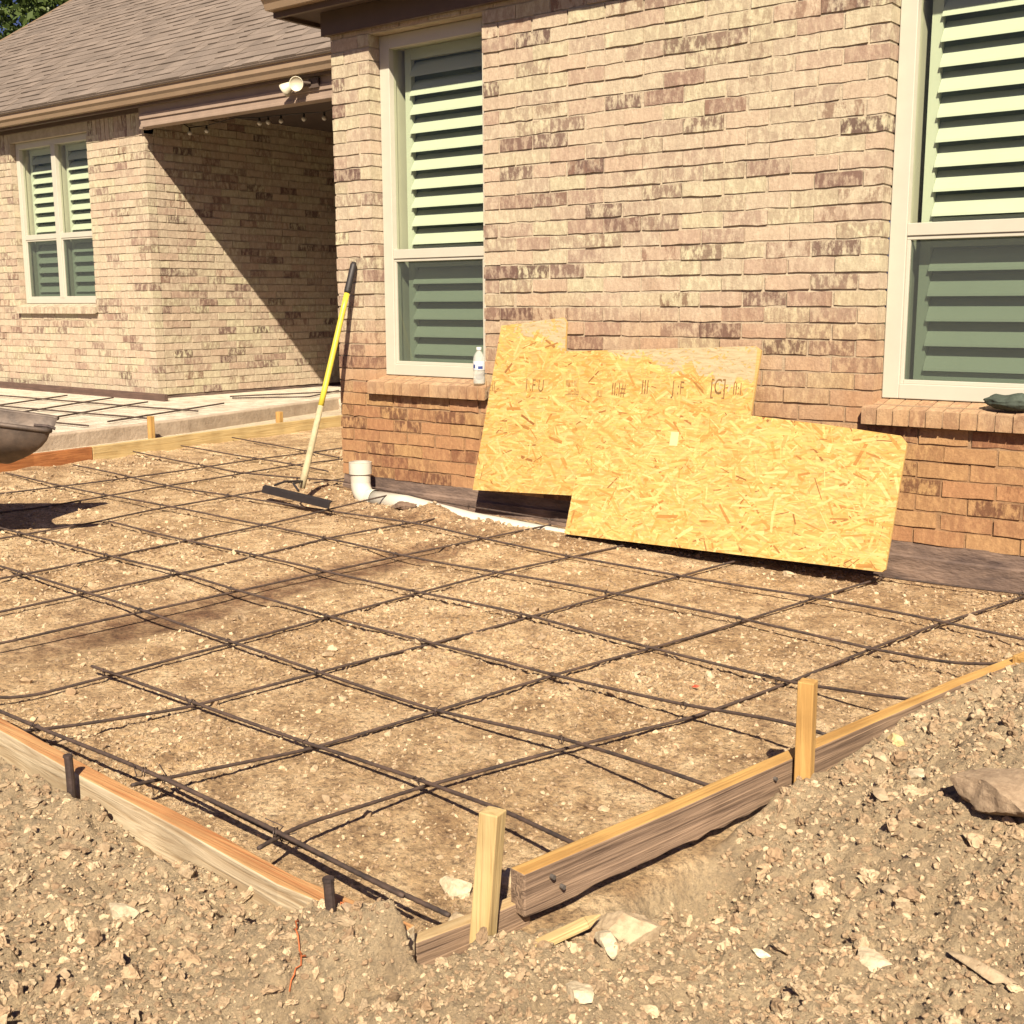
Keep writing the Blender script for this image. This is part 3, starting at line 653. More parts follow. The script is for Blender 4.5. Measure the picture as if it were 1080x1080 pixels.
def stake(x_, y_, zb, zt, w_, d_, rot, m, label, lean=(0, 0), cat='stake', group='wooden stakes holding the form'):
    mb = MB(); k = 8; v = []
    for i in range(k+1):
        s_ = i/k; z_ = zb+(zt-zb)*s_; sc = .35+.65*min(1, (s_+.0)/.28)
        ox, oy = lean[0]*s_, lean[1]*s_
        v += [(z_-zb, ox-w_/2*sc, oy-d_/2*sc), (z_-zb, ox+w_/2*sc, oy-d_/2*sc), (z_-zb, ox+w_/2*sc, oy+d_/2*sc), (z_-zb, ox-w_/2*sc, oy+d_/2*sc)]
    f = [(4*i+j, 4*i+(j+1) % 4, 4*i+4+(j+1) % 4, 4*i+4+j) for i in range(k) for j in range(4)]+[(3, 2, 1, 0), (4*k, 4*k+1, 4*k+2, 4*k+3)]
    mb.add(v, f); o = mb.build('wooden_stake', m, bevel=.0025)
    # local x is the grain; stand it up: x->z, y->x, z->y
    Mx = Matrix(((0, 1, 0, 0), (0, 0, 1, 0), (1, 0, 0, 0), (0, 0, 0, 1)))
    o.matrix_world = Matrix.Translation((x_, y_, zb)) @ Matrix.Rotation(rot, 4, 'Z') @ Mx
    return tag(o, label, cat, group)
stake(-1.250, 1.466, -.12, .245, .037, .034, rad(9), m_pine, 'tall pale square stake at the near corner of the form', lean=(.026, .014))
stake(-1.058, 2.36, -.12, .285, .036, .036, rad(9), m_amber, 'amber square stake against the middle of the right form board')
stake(-7.26, 5.02, .02, .315, .037, .037, rad(5), m_amber, 'small amber stake behind the far form board, left of the pair there')
stake(-7.36, 6.28, .02, .250, .045, .04, rad(5), m_amber, 'short amber stake behind the far form board, nearest the patio')

m_rust = mat('dark_steel', (.10, .066, .056, 1), .7, metal=.3, col2=(.045, .032, .03, 1), scale=60, bump=.6, bscale=150, dist=.002)
def steel_stake(x_, y_, zb, zt, lab):
    mb = MB(); zs = np.linspace(zb, zt, 14); mb.tube([(x_+.004*math.sin(z_*20), y_, z_) for z_ in zs], .009, 10)
    mb.tube([(x_, y_, zt-.001), (x_, y_, zt+.004)], [.0105, .010], 10)
    o = mb.build('steel_stake', m_rust, smooth=False); recenter(o, (x_, y_, zb)); return tag(o, lab, 'stake', 'steel pins along the near form board')
steel_stake(-2.275, 1.318, -.06, .140, 'dark steel pin against the near form board, left one of two')
steel_stake(-1.392, 1.255, -.06, .158, 'rusty steel pin close to the near corner, right one of two')

m_nail = mat('nail', (.30, .27, .25, 1), .5, metal=.6)
rb = [o for o in C.objects if o.name.startswith('form_board')][0]
bpy.context.view_layer.update(); _inv = rb.matrix_world.inverted()
for a_, b_, z_ in ((-1.203, 1.62, .078), (-1.196, 1.645, .050), (-1.092, 2.292, .072), (-1.086, 2.43, .074)):
    mb = MB(); q_ = _inv @ Vector((XB(b_)+.002-.0, b_, z_)); mb.tube([tuple(q_+Vector((0, .004, 0))), tuple(q_+Vector((0, -.005, 0)))], .0045, 10); mb.build('nail', m_nail, rb)
# ------------------------------------------------------------------ rebar
m_bar = mat('rebar_steel', (.125, .078, .058, 1), .75, metal=.1, col2=(.035, .026, .024, 1), scale=25, bump=.3, bscale=90, dist=.002)
def rebar(pts, lab, r=.0058, wob=.004, seed=0, group='steel bars of the rebar grid'):
    pts = np.array(pts, float); rg = np.random.default_rng(seed)
    d = np.r_[0, np.cumsum(np.linalg.norm(np.diff(pts, axis=0), axis=1))]
    s_ = np.arange(0, d[-1], .011)
    # smooth interpolation (Catmull style through resampled cosine blend)
    P_ = np.stack([np.interp(s_, d, pts[:, i]) for i in range(3)], 1)
    ker = np.hanning(23); ker /= ker.sum()
    for i in range(3): P_[:, i] = np.convolve(np.pad(P_[:, i], 11, mode='reflect', reflect_type='odd'), ker, 'valid')
    ph = rg.random(4)*6
    P_[:, 2] += wob*np.sin(s_*2.3+ph[0])+wob*.5*np.sin(s_*5.1+ph[1])
    n_ = np.array([-(P_[-1]-P_[0])[1], (P_[-1]-P_[0])[0]]); n_ /= np.linalg.norm(n_)
    P_[:, :2] += n_*(.004*np.sin(s_*1.7+ph[2])+.003*np.sin(s_*4.3+ph[3]))[:, None]
    rr = r*(1+.16*(np.arange(len(s_)) % 2))
    mb = MB(); mb.tube(P_, rr, 8)
    o = mb.build('rebar', m_bar, smooth=True); recenter(o, P_[0]); return tag(o, lab, 'rebar', group)
def zg(x_, y_, dz): return float(.018*max(0, -2.5-x_))+dz
def line(xy, dz=.030, lab='', ends=None, **k):
    pts = []
    for i, q in enumerate(xy):
        z_ = q[2] if len(q) > 2 else zg(q[0], q[1], dz); pts.append((q[0], q[1], z_))
    return rebar(pts, lab, **k)
ord_ = ['first', 'second', 'third', 'fourth', 'fifth', 'sixth', 'seventh', 'eighth', 'ninth']
rows = [  # parallel to the house, nearest first
 ([(-3.9, 1.50, .075), (-2.89, 1.475, .080), (-2.25, 1.45, .085), (-1.75, 1.425, .088), (-1.34, 1.395, .085)], 'rusty bar lying just inside the near form board, the outer of two lapped bars'),
 ([(-2.20, 1.50, .05), (-1.88, 1.462, .06), (-1.6, 1.445, .062), (-1.27, 1.43, .06)], 'short bar lapped inside the bar beside the near form board'),
 ([(-3.12, 1.91), (-2.64, 1.91), (-2.15, 1.89), (-1.74, 1.86, .042), (-1.45, 1.80, .075), (-1.215, 1.74, .088)], 'bar parallel to the house that meets the right form board beside the pale corner stake'),
 ([(-4.9, 2.42), (-3.95, 2.38), (-3.59, 2.375), (-3.05, 2.34), (-2.58, 2.32), (-2.07, 2.285), (-1.62, 2.245, .05), (-1.28, 2.15, .085), (-1.145, 2.13, .088)], 'bar parallel to the house meeting the right form board just before the amber stake'),
 ([(-5.38, 2.82), (-4.5, 2.80), (-3.97, 2.80), (-3.56, 2.77), (-3.02, 2.76), (-2.54, 2.745), (-2.01, 2.715), (-1.53, 2.66, .045), (-1.22, 2.59, .085), (-1.09, 2.56, .088)], 'bar parallel to the house meeting the right form board just past the amber stake'),
 ([(-5.05, 3.22), (-4.34, 3.22), (-3.54, 3.20), (-2.99, 3.19), (-2.51, 3.20), (-1.94, 3.14), (-1.43, 3.08), (-1.14, 2.98, .07), (-1.03, 2.95, .088)], 'long bar parallel to the house, fourth out from the brick wall'),
 ([(-6.85, 3.70), (-6.3, 3.66), (-5.2, 3.63), (-4.4, 3.66), (-3.5, 3.63), (-2.99, 3.64), (-2.42, 3.64), (-1.88, 3.62), (-1.37, 3.54), (-1.10, 3.46, .05), (-.955, 3.43, .085)], 'long bar parallel to the house, third out from the brick wall'),
 ([(-6.8, 4.12), (-5.65, 4.06), (-4.35, 4.11), (-3.85, 4.15), (-2.94, 4.07), (-2.36, 4.07), (-1.82, 4.05), (-1.33, 3.99), (-1.04, 3.95), (-.7, 3.93)], 'long bar parallel to the house, second out from the brick wall'),
 ([(-7.1, 4.76), (-5.8, 4.60), (-4.9, 4.58, .12), (-4.1, 4.60, .075), (-3.0, 4.58, .04), (-1.72, 4.56), (-1.22, 4.575), (-.7, 4.55)], 'long bar closest to the brick wall, crossing the white drain pipe'),
 ([(-7.1, 5.15), (-5.45, 5.02)], 'short bar in the gap beyond the brick pier, nearer of two there'),
 ([(-7.2, 5.68), (-5.85, 5.50)], 'short bar in the gap beyond the brick pier, farther of two there')]
row_o = []
for i, (q, lab) in enumerate(rows): row_o.append(line(q, .022, lab, seed=i+1, r=.0043))
cols = [
 ([(-1.70, 1.36, .078), (-1.745, 1.50, .062), (-1.75, 1.86, .024), (-1.53, 2.67), (-1.33, 3.99), (-1.21, 4.60)], 'bar running towards the house, nearest the right form board'),
 ([(-2.17, 1.40, .078), (-2.195, 1.52, .05), (-2.16, 1.88), (-2.02, 2.72), (-1.82, 4.05), (-1.75, 4.60)], 'bar running towards the house, second in from the right form board'),
 ([(-2.66, 1.42, .075), (-2.665, 1.55, .05), (-2.64, 1.89), (-2.51, 3.2), (-2.33, 4.60)], 'bar running towards the house, third in from the right form board'),
 ([(-3.10, 1.45, .07), (-3.06, 1.65), (-3.04, 2.3), (-3.03, 2.77), (-2.99, 3.65), (-2.89, 4.60)], 'bar running towards the house, fourth in from the right form board'),
 ([(-3.62, 1.45, .07), (-3.57, 1.86), (-3.56, 2.78), (-3.53, 3.67), (-3.42, 4.60)], 'bar running over the smooth dark strip towards the house'),
 ([(-3.98, 1.6), (-3.95, 2.09), (-3.96, 2.78), (-4.0, 3.65), (-3.95, 4.60)], 'bar running towards the wall just left of the dark strip'),
 ([(-4.4, 2.0), (-4.40, 2.33), (-4.42, 2.93), (-4.45, 3.30), (-4.42, 4.5, .09)], 'bar running towards the foot of the rake'),
 ([(-5.15, 2.4), (-5.12, 3.18), (-5.2, 3.58), (-5.25, 4.9), (-5.3, 6.2)], 'bar passing left of the brick pier towards the patio'),
 ([(-5.75, 2.6), (-5.72, 3.3), (-5.8, 4.4), (-5.9, 6.6)], 'bar running towards the patio, second in from the far form board'),
 ([(-6.3, 2.9), (-6.25, 3.35), (-6.2, 3.90), (-6.2, 4.65), (-6.3, 6.7)], 'bar running towards the patio, closest to the far form board')]
for i, (q, lab) in enumerate(cols): line(q, .010, lab, seed=i+30, r=.0041)
slabbars = [([(-8.9, 3.9), (-10.1, 6.1)], 'thin bar on the pale patio slab, leftmost of four slanting ones'),
 ([(-8.3, 3.9), (-9.5, 6.2)], 'thin bar on the pale patio slab, second from the left of four slanting ones'),
 ([(-7.85, 4.1), (-8.85, 6.1)], 'thin bar on the pale patio slab, third from the left of four slanting ones'),
 ([(-7.6, 4.9), (-8.2, 6.4)], 'thin bar on the pale patio slab, rightmost of four slanting ones'),
 ([(-10.2, 4.55), (-7.45, 4.65)], 'thin bar crossing the pale patio slab near its edge'),
 ([(-10.8, 5.1), (-7.55, 5.2)], 'thin bar crossing the middle of the pale patio slab'),
 ([(-11.2, 5.7), (-7.75, 5.8)], 'thin bar crossing the pale patio slab nearest the wing wall'),
 ([(-8.75, 6.9), (-8.3, 8.3)], 'loose bar left on the slab at the foot of the patio side wall'),
 ([(-8.6, 6.8), (-8.15, 7.3), (-8.5, 8.0)], 'short bent bar left on the slab at the foot of the patio side wall')]
for i, (q, lab) in enumerate(slabbars): line([(a, b, .268) for a, b in q], 0, lab, seed=i+60, r=.006, wob=.001, group='thin bars lying on the patio slab')

# tie wires at the crossings of the grid, a small twisted tail each
m_wire = mat('tie_wire', (.09, .06, .05, 1), .6, metal=.4, scale=30)
rg = np.random.default_rng(77)
for o, (q, lab) in zip(row_o, rows):
    q = np.array([w[:2] for w in q])
    for (qc, lc) in cols:
        qc = np.array([w[:2] for w in qc]); hit = None
        for i in range(len(q)-1):
            for j in range(len(qc)-1):
                a_, b_, c_, d_ = q[i], q[i+1], qc[j], qc[j+1]; r_ = b_-a_; s_ = d_-c_; den = r_[0]*s_[1]-r_[1]*s_[0]
                if abs(den) < 1e-9: continue
                t_ = ((c_-a_)[0]*s_[1]-(c_-a_)[1]*s_[0])/den; w_ = ((c_-a_)[0]*r_[1]-(c_-a_)[1]*r_[0])/den
                if 0 <= t_ <= 1 and 0 <= w_ <= 1: hit = a_+t_*r_
        if hit is None: continue
        V_ = np.array([v_.co[:] for v_ in o.data.vertices])+np.array(o.location[:]); k_ = np.argmin(((V_[:, :2]-hit)**2).sum(1)); c0 = V_[max(0, k_-8):k_+8].mean(0)
        mb = MB(); an = rg.random()*3; u_ = np.array([math.cos(an), math.sin(an), 0]); P_ = []
        for t_ in np.linspace(0, 2*math.pi*1.6, 22): P_.append(c0+u_*.0095*math.cos(t_)+np.array([0, 0, .0105])*math.sin(t_)+np.array([-u_[1], u_[0], 0])*(.004*t_/5-.004)-np.array([0, 0, .004]))
        e_ = P_[-1]; P_.append(e_+np.array([.012*rg.normal(), .012*rg.normal(), .010])); P_.append(e_+np.array([.028*rg.normal(), .028*rg.normal(), .016+.012*rg.random()]))
        mb.tube(P_, .0013, 5); part(mb, 'tie_wire', m_wire, o)

# ------------------------------------------------------------------ OSB sheets
m_osb, t, p = nmat('osb_strands'); N = t.nodes.new; L = t.links.new
at = N('ShaderNodeAttribute'); at.attribute_name = 'col'; tc = N('ShaderNodeTexCoord')
mp = N('ShaderNodeMapping'); mp.inputs['Scale'].default_value = (8, 60, 60); L(tc.outputs['Object'], mp.inputs[0])
n_ = N('ShaderNodeTexNoise'); n_.inputs['Scale'].default_value = 2; n_.inputs['Detail'].default_value = 6; L(mp.outputs[0], n_.inputs['Vector'])
r1 = ramp(n_.outputs[0], [(.35, (.84, .80, .72, 1)), (.6, (1.05, 1.05, 1.05, 1))]); c = mixc(.9, at.outputs['Color'], r1.outputs[0], 'MULTIPLY')
L(c, p.inputs['Base Color']); p.inputs['Roughness'].default_value = .75
def in_poly(pt, poly):
    x_, y_ = pt; c_ = False; n = len(poly)
    for i in range(n):
        (x1, y1), (x2, y2) = poly[i], poly[(i+1) % n]
        if (y1 > y_) != (y2 > y_) and x_ < (x2-x1)*(y_-y1)/(y2-y1)+x1: c_ = not c_
    return c_
def clip_convex(poly, a, b):
    out = []; n = len(poly)
    side = lambda p_: (b[0]-a[0])*(p_[1]-a[1])-(b[1]-a[1])*(p_[0]-a[0])
    for i in range(n):
        p_, q = poly[i], poly[(i+1) % n]; sp0, sq = side(p_), side(q)
        if sp0 >= 0: out.append(p_)
        if (sp0 >= 0) != (sq >= 0):
            t_ = sp0/(sp0-sq); out.append((p_[0]+(q[0]-p_[0])*t_, p_[1]+(q[1]-p_[1])*t_))
    return out
def osb(name, P3, origin, ux, up, outline, th, n, seed, label, dust=None, marks=None, inner=None):
    """outline in board coordinates (u along ux, v along up); strands are thin flakes pressed on the face.
    P3 maps (u, v, h); inner: list of convex polygons that together cover the outline"""
    rg = np.random.default_rng(seed)
    root = bpy.data.objects.new(name, None); root.location = origin; C.objects.link(root)
    mb = MB(); k = len(outline)
    v = [P3(a, b, 0) for a, b in outline]+[P3(a, b, -th) for a, b in outline]
    base_c = (.42, .28, .10, 1)
    mb.add(v, [tuple(range(k)), tuple(range(k, 2*k))[::-1]]+[(j, k+j, k+(j+1) % k, (j+1) % k) for j in range(k)], base_c)
    us = [a for a, b in outline]; vs_ = [b for a, b in outline]
    pal = [(.84, .62, .27), (.78, .53, .20), (.72, .46, .155), (.86, .67, .33), (.66, .38, .11), (.80, .56, .22), (.52, .27, .075), (.40, .19, .06)]
    pw = np.array([.22, .22, .19, .11, .09, .14, .022, .008]); pw /= pw.sum()
    for i in range(n):
        cu = rg.uniform(min(us), max(us)); cv = rg.uniform(min(vs_), max(vs_))
        an = rg.normal()*.55; ln = .025+.085*rg.random(); wd = .004+.014*rg.random()
        if rg.random() < .25: an = rg.random()*3.14
        ca_, sa = math.cos(an), math.sin(an)
        q = [(cu+ca_*a-sa*b, cv+sa*a+ca_*b) for a, b in ((-ln/2, -wd/2*rg.uniform(.4, 1)), (ln/2, -wd/2*rg.uniform(.4, 1)), (ln/2*rg.uniform(.8, 1.1), wd/2), (-ln/2*rg.uniform(.8, 1.1), wd/2*rg.uniform(.5, 1)))]
        h = .00015+.0012*i/n
        cc = np.array(pal[rg.choice(8, p=pw)])*(1+.07*rg.normal())
        if wd < .008 and rg.random() < .05: cc = np.array((.36, .17, .05))
        for cvx in inner:
            pq = q
            for j in range(len(cvx)):
                pq = clip_convex(pq, cvx[j], cvx[(j+1) % len(cvx)])
                if len(pq) < 3: break
            if len(pq) >= 3:
                col = cc
                if dust:
                    dfac = dust(cu, cv)
                    if dfac > 0: col = cc*(1-dfac)+np.array((.64, .56, .44))*dfac
                mb.add([P3(a, b, h) for a, b in pq], [tuple(range(len(pq)))], tuple(np.clip(col*np.array((.58, .55, .445)), 0, .9))+(1,))
    for vv, ff in (marks or []): mb.add(vv, ff, (.5, .5, .5, 1), 1)
    sheet = part(mb, 'sheet', [m_osb, m_ink], root)
    return root
class Plane:
    def __init__(s, x0, y0, z0, k, roll, o_off=0):
        s.o = Vector((x0, y0, z0)); u = Vector((1, 0, 0)); w = Vector((0, k, 1)).normalized()
        s.u = (u*math.cos(roll)+w*math.sin(roll)); s.w = (-u*math.sin(roll)+w*math.cos(roll)); s.n = Vector((0, -1, k)).normalized()
    def __call__(s, a, b, h): return tuple(s.o+s.u*a+s.w*b+s.n*h)
    def uv(s, p_): d = Vector(p_)-s.o; return (d.dot(s.u), d.dot(s.w))
# tall notched sheet behind
PA = Plane(-3.862, 4.53, .165, .14, 0)
wa = lambda x_, z_: PA.uv((x_, 4.53+(z_-.165)*.14, z_))
A = [wa(-3.862, .170), wa(-3.275, .199), wa(-2.37, .25), wa(-2.366, .602), wa(-2.345, .895), wa(-2.375, .912), wa(-3.362, .868), wa(-3.368, 1.005), wa(-3.39, 1.026), wa(-3.762, .985)]
A1 = [A[0], A[1], A[2], A[3], A[4], A[5], A[6]]; 
lowL = [A[0], A[1], A[6], A[9]]; lowR = [A[1], A[2], A[3], A[4], A[5], A[6]]; top = [A[6], A[7], A[8], A[9]]
m_ink = mat('stamp_ink', (.36, .19, .06, 1), .85, var=.25, scale=60)
def stamp(txt, x_, z_, size, plane, yf, wide=.6):
    """worn factory print: flat lettering just above the strands"""
    cu = bpy.data.curves.new('print', 'FONT'); cu.body = txt; cu.size = size
    o = bpy.data.objects.new('print_tmp', cu); C.objects.link(o)
    me = bpy.data.meshes.new_from_object(o.evaluated_get(bpy.context.evaluated_depsgraph_get())); bpy.data.objects.remove(o)
    u, v = plane.uv((x_, yf(z_), z_))
    return ([plane(u+q.co.x*wide, v+q.co.y, .0018) for q in me.vertices], [tuple(p_.vertices) for p_ in me.polygons])
yA = lambda z_: 4.53+(z_-.165)*.14
marksA = [stamp(*q, PA, yA) for q in (('I ::II', -3.83, .665, .07), ('I :F U', -3.58, .675, .085), ('IIIIII:III', -3.34, .705, .045), (':::III::II#', -3.34, .665, .045), ('II:II', -3.16, .665, .045), ('II:I#', -3.08, .675, .085), ('III', -2.92, .690, .09), ('J :F', -2.76, .695, .085), ('[C]', -2.57, .705, .095), ('II:I', -2.46, .705, .075))]
def dustA(u, v):
    x_ = -3.862+u; z_ = .165+v*.99
    w_ = .02*math.sin(x_*23)+.012*math.sin(x_*51)
    if x_ < -3.36: return .93 if z_ > 1.0-(x_+3.72)*.35+w_ and x_ > -3.75 else 0
    return .93 if z_ > .845-.10*max(0, (x_+2.98))/.6+w_+.35*max(0, -2.98-x_) else 0
shA = osb('osb_sheet', PA, PA.o, None, None, A, .012, 3600, 21, '', dust=dustA, marks=marksA, inner=[lowL, lowR, top])
tag(shA, 'taller strand board sheet with notched corner and grey stained top leaning on the wall', 'wood panel', 'strand board sheets leaning on the wall')
# long low sheet in front
PBp = Plane(-3.213, 4.425, .037, .235, 0)
wb = lambda x_, z_: PBp.uv((x_, 4.425+(z_-.037)*.235, z_))
B = [wb(-3.213, .037), wb(-1.700, .064), wb(-1.688, .075), wb(-1.672, .555), wb(-1.70, .583), wb(-1.99, .606), wb(-3.17, .668)]
shB = osb('osb_sheet', PBp, PBp.o, None, None, B, .012, 3600, 22, '', inner=[B])
tag(shB, 'long low strand board sheet with clipped corner leaning in front of the taller one', 'wood panel', 'strand board sheets leaning on the wall')
yB = lambda z_: 4.425+(z_-.037)*.235
u, v = PBp.uv((-2.72, yB(.475), .475)); mb = MB(); mb.add([PBp(u, v, .0019), PBp(u+.040, v+.001, .0019), PBp(u+.040, v+.062, .0019), PBp(u, v+.062, .0019)], [(0, 1, 2, 3)])
part(mb, 'sticker', mat('pale_label', (.80, .70, .36, 1), .7, var=.05), shB)

# ------------------------------------------------------------------ rake
rake = empty('rake', (-4.80, 4.23, .12), 'yellow handled concrete rake with black head leaning on the brick pier', 'rake')
a = Vector((-4.80, 4.23, .13)); b = Vector((-4.789, 4.650, 1.315)); Lp = lambda t_: tuple(a.lerp(b, t_))
m_yel = mat('yellow_fibreglass', (.80, .66, .07, 1), .4, var=.05); m_dustyh = mat('cement_dusty_handle', (.62, .53, .33, 1), .85, var=.15, scale=30); m_blk = mat('black_rubber', (.028, .022, .022, 1), .6)
mb = MB(); mb.tube([Lp(t_) for t_ in np.linspace(.36, .86, 8)], .0155, 12); part(mb, 'handle', m_yel, rake, smooth=True)
mb = MB(); mb.tube([Lp(t_) for t_ in np.linspace(.0, .36, 6)], [.019, .0185, .018, .017, .0165, .0158], 12); o = part(mb, 'handle', m_dustyh, rake, smooth=True); o['label'] = 'lower end caked with pale cement dust'
mb = MB(); mb.tube([Lp(t_) for t_ in (.86, .87, .93, .985, 1)], [.016, .019, .018, .0185, .012], 12); part(mb, 'grip', m_blk, rake, smooth=True)
mb = MB(); c1 = Vector((-4.98, 4.12, .125)); c2 = Vector((-4.40, 4.06, .105)); d = (c2-c1).normalized(); n_ = Vector((-d.y, d.x, 0))
v = []
for k in range(13):
    c_ = c1.lerp(c2, k/12); v += [tuple(c_+n_*.012+Vector((0, 0, .018))), tuple(c_-n_*.004+Vector((0, 0, .010))), tuple(c_-n_*.012+Vector((0, 0, -.022))), tuple(c_-n_*.006+Vector((0, 0, -.024))), tuple(c_+n_*.002+Vector((0, 0, .004))), tuple(c_+n_*.018+Vector((0, 0, .012)))]
mb.add(v, [(6*i+j, 6*i+(j+1) % 6, 6*i+6+(j+1) % 6, 6*i+6+j) for i in range(12) for j in range(6)]+[tuple(range(6))[::-1], tuple(72+j for j in range(6))])
mb.tube([tuple(c1.lerp(c2, .18)+Vector((0, 0, .03))), tuple(c1.lerp(c2, .32)+Vector((0, .01, .06))), Lp(.03)], .006, 8); mb.tube([tuple(c1.lerp(c2, .55)+Vector((0, 0, .03))), tuple(c1.lerp(c2, .45)+Vector((0, .01, .06))), Lp(.03)], .006, 8)
part(mb, 'head', m_blk, rake)

# ------------------------------------------------------------------ drain pipe
m_pvc = mat('white_pvc', (.74, .70, .60, 1), .35, var=.05, scale=9, bump=.03)
dp = empty('drain_pipe', (-4.66, 4.52, .04), 'white plastic drain elbow and pipe lying along the foot of the wall', 'pipe')
cx, cy = -4.66, 4.53
def ring_arc(c0, d0, d1, rad_, n=9):
    pts = []
    for i in range(n):
        an = i/(n-1)*math.pi/2; pts.append(tuple(Vector(c0)+Vector(d0)*(rad_*(1-math.cos(an)))+Vector(d1)*(-rad_*(1-math.sin(an)))))
    return pts
mb = MB(); mb.tube([(cx, cy, .250), (cx, cy, .14)], .0545, 24, cap=False)
arc = []
for i in range(12):
    an = i/11*math.pi/2; arc.append((cx+.085*(1-math.cos(an)), cy-.015*(i/11), .14-.085*math.sin(an)))
mb.tube(arc+[(cx+.13, cy-.018, .056)], .054, 24, cap=False); part(mb, 'elbow', m_pvc, dp, smooth=True)
mb = MB(); mb.tube([(cx, cy, .247), (cx, cy, .185)], .062, 24, cap=False); mb.tube([(cx, cy, .2465), (cx, cy, .185)], .053, 24, cap=False); mb.tube([(cx, cy, .248), (cx, cy, .2481)], [.062, .0525], 24, cap=False); part(mb, 'coupling', m_pvc, dp, smooth=True)
mb = MB(); mb.tube([(cx+.12, cy-.018, .056), (cx+.36, cy-.02, .054), (cx+.8, cy-.01, .010), (-3.45, 4.56, -.016), (-3.1, 4.57, -.03)], .048, 24, cap=True); part(mb, 'pipe', m_pvc, dp, smooth=True)
# dirt heaped over the middle of the pipe
def rock(name, loc, size, seed, col, label, cat='stone', group=None, sub=5, cuts=16, rough=.045, rz=0, m=None):
    rg = np.random.default_rng(seed); v, f = ico(sub); v = v.copy()
    for _ in range(cuts):
        d = rg.normal(size=3); d /= np.linalg.norm(d); h = .42+.38*rg.random(); s_ = v@d; v = v-np.maximum(s_-h, 0)[:, None]*d
    v = v*np.array(size)
    L_ = max(size)
    for i in range(len(v)):
        q = Vector(v[i]/L_*2.2)+Vector((seed, 0, 0)); n_ = mnoise.fractal(q, 1.0, 2.0, 4); n2 = mnoise.fractal(q*5, 1.0, 2.0, 3)
        v[i] *= 1+rough*n_*2+rough*.5*n2
    ca_, sa = math.cos(rz), math.sin(rz); v = v@np.array([[ca_, sa, 0], [-sa, ca_, 0], [0, 0, 1]])
    mb = MB(); mb.add(v, f.tolist(), col); o = mb.build(name, m or m_stone, smooth=False); o.location = loc
    for p_ in o.data.polygons: p_.use_smooth = True
    md = o.modifiers.new('e', 'EDGE_SPLIT'); md.split_angle = rad(32)
    return tag(o, label, cat, group)
PALE = (.50, .42, .29, 1); TAN = (.40, .31, .20, 1); BRN = (.30, .22, .145, 1)
G = 'larger stones on the dug soil'
gz = lambda a_, b_: float(ground_h(np.array([a_]), np.array([b_]))[0])
def rk(a_, b_, size, seed, col, label, sink=.35, **k): return rock('stone', (a_, b_, gz(a_, b_)+size[2]*(1-2*sink)), size, seed, col, label, group=G, **k)
rk(-.575, 2.30, (.235, .17, .060), 8, BRN, 'big flat brown rock at the right edge of the photo', sink=.42, rz=.5, cuts=44, rough=.06)
rk(-.815, 2.385, (.042, .024, .014), 4, PALE, 'flat pale stone just left of the big brown rock', rz=-.3)
rk(-.85, 2.27, (.05, .022, .014), 5, TAN, 'long tan stone lying below the flat pale stone', rz=-.8)
rk(-1.05, 1.63, (.085, .045, .05), 6, TAN, 'broken tan block of earth right of the pale corner stake', rz=.3, sink=.3)
rk(-1.045, 1.555, (.05, .018, .022), 7, PALE, 'pale broken stone edge beside the tan block near the corner stake', rz=-.6, sink=.2)
rk(-.66, 1.77, (.036, .034, .026), 8, PALE, 'round pale stone near the bottom right of the photo')
rk(-.835, 1.715, (.018, .012, .008), 9, (.78, .70, .5, 1), 'small bright stone near the bottom, left of the round pale one', sink=.2)
rk(-.985, 1.40, (.034, .028, .018), 10, PALE, 'pale stone at the bottom edge of the photo')
rk(-.50, 1.80, (.085, .02, .014), 11, TAN, 'long tan stone shard at the bottom right corner', rz=-.35)
rk(-.70, 1.99, (.035, .03, .018), 12, TAN, 'rounded tan stone midway up the spoil heap on the right')
rk(-1.33, 1.52, (.03, .025, .02), 25, TAN, 'small tan rubble piece left of the corner stake inside the form')
rk(-1.27, 1.70, (.022, .02, .018), 26, PALE, 'small pale rubble piece nearest the end of the right form board')
rk(-1.36, 1.27, (.022, .016, .014), 13, BRN, 'small brown clod by the right steel pin')
rk(-1.265, 1.29, (.026, .018, .016), 14, PALE, 'pale clod against the near end of the form board')
rk(-.95, 2.62, (.03, .022, .02), 15, (.6, .45, .22, 1), 'yellowish stone leaning on the right form board past the stake')
rk(-.93, 2.48, (.028, .02, .018), 16, TAN, 'tan stone below the yellowish one by the right form board')
rk(-1.73, 1.08, (.05, .026, .016), 17, PALE, 'pale lump of soil on the heap near the lower left')
rk(-1.43, 1.62, (.045, .03, .026), 18, PALE, 'pale rubble piece behind the corner stake inside the form')
rk(-1.36, 1.70, (.05, .03, .03), 19, TAN, 'tan rubble piece under the raised bar inside the form')
rk(-1.30, 1.78, (.04, .022, .022), 20, PALE, 'pale rubble piece against the inner face of the right form board')
rk(-4.25, 4.43, (.09, .05, .035), 24, (.15, .10, .07, 1), 'dark wet clod of earth over the drain pipe', sink=.2, rough=.16)

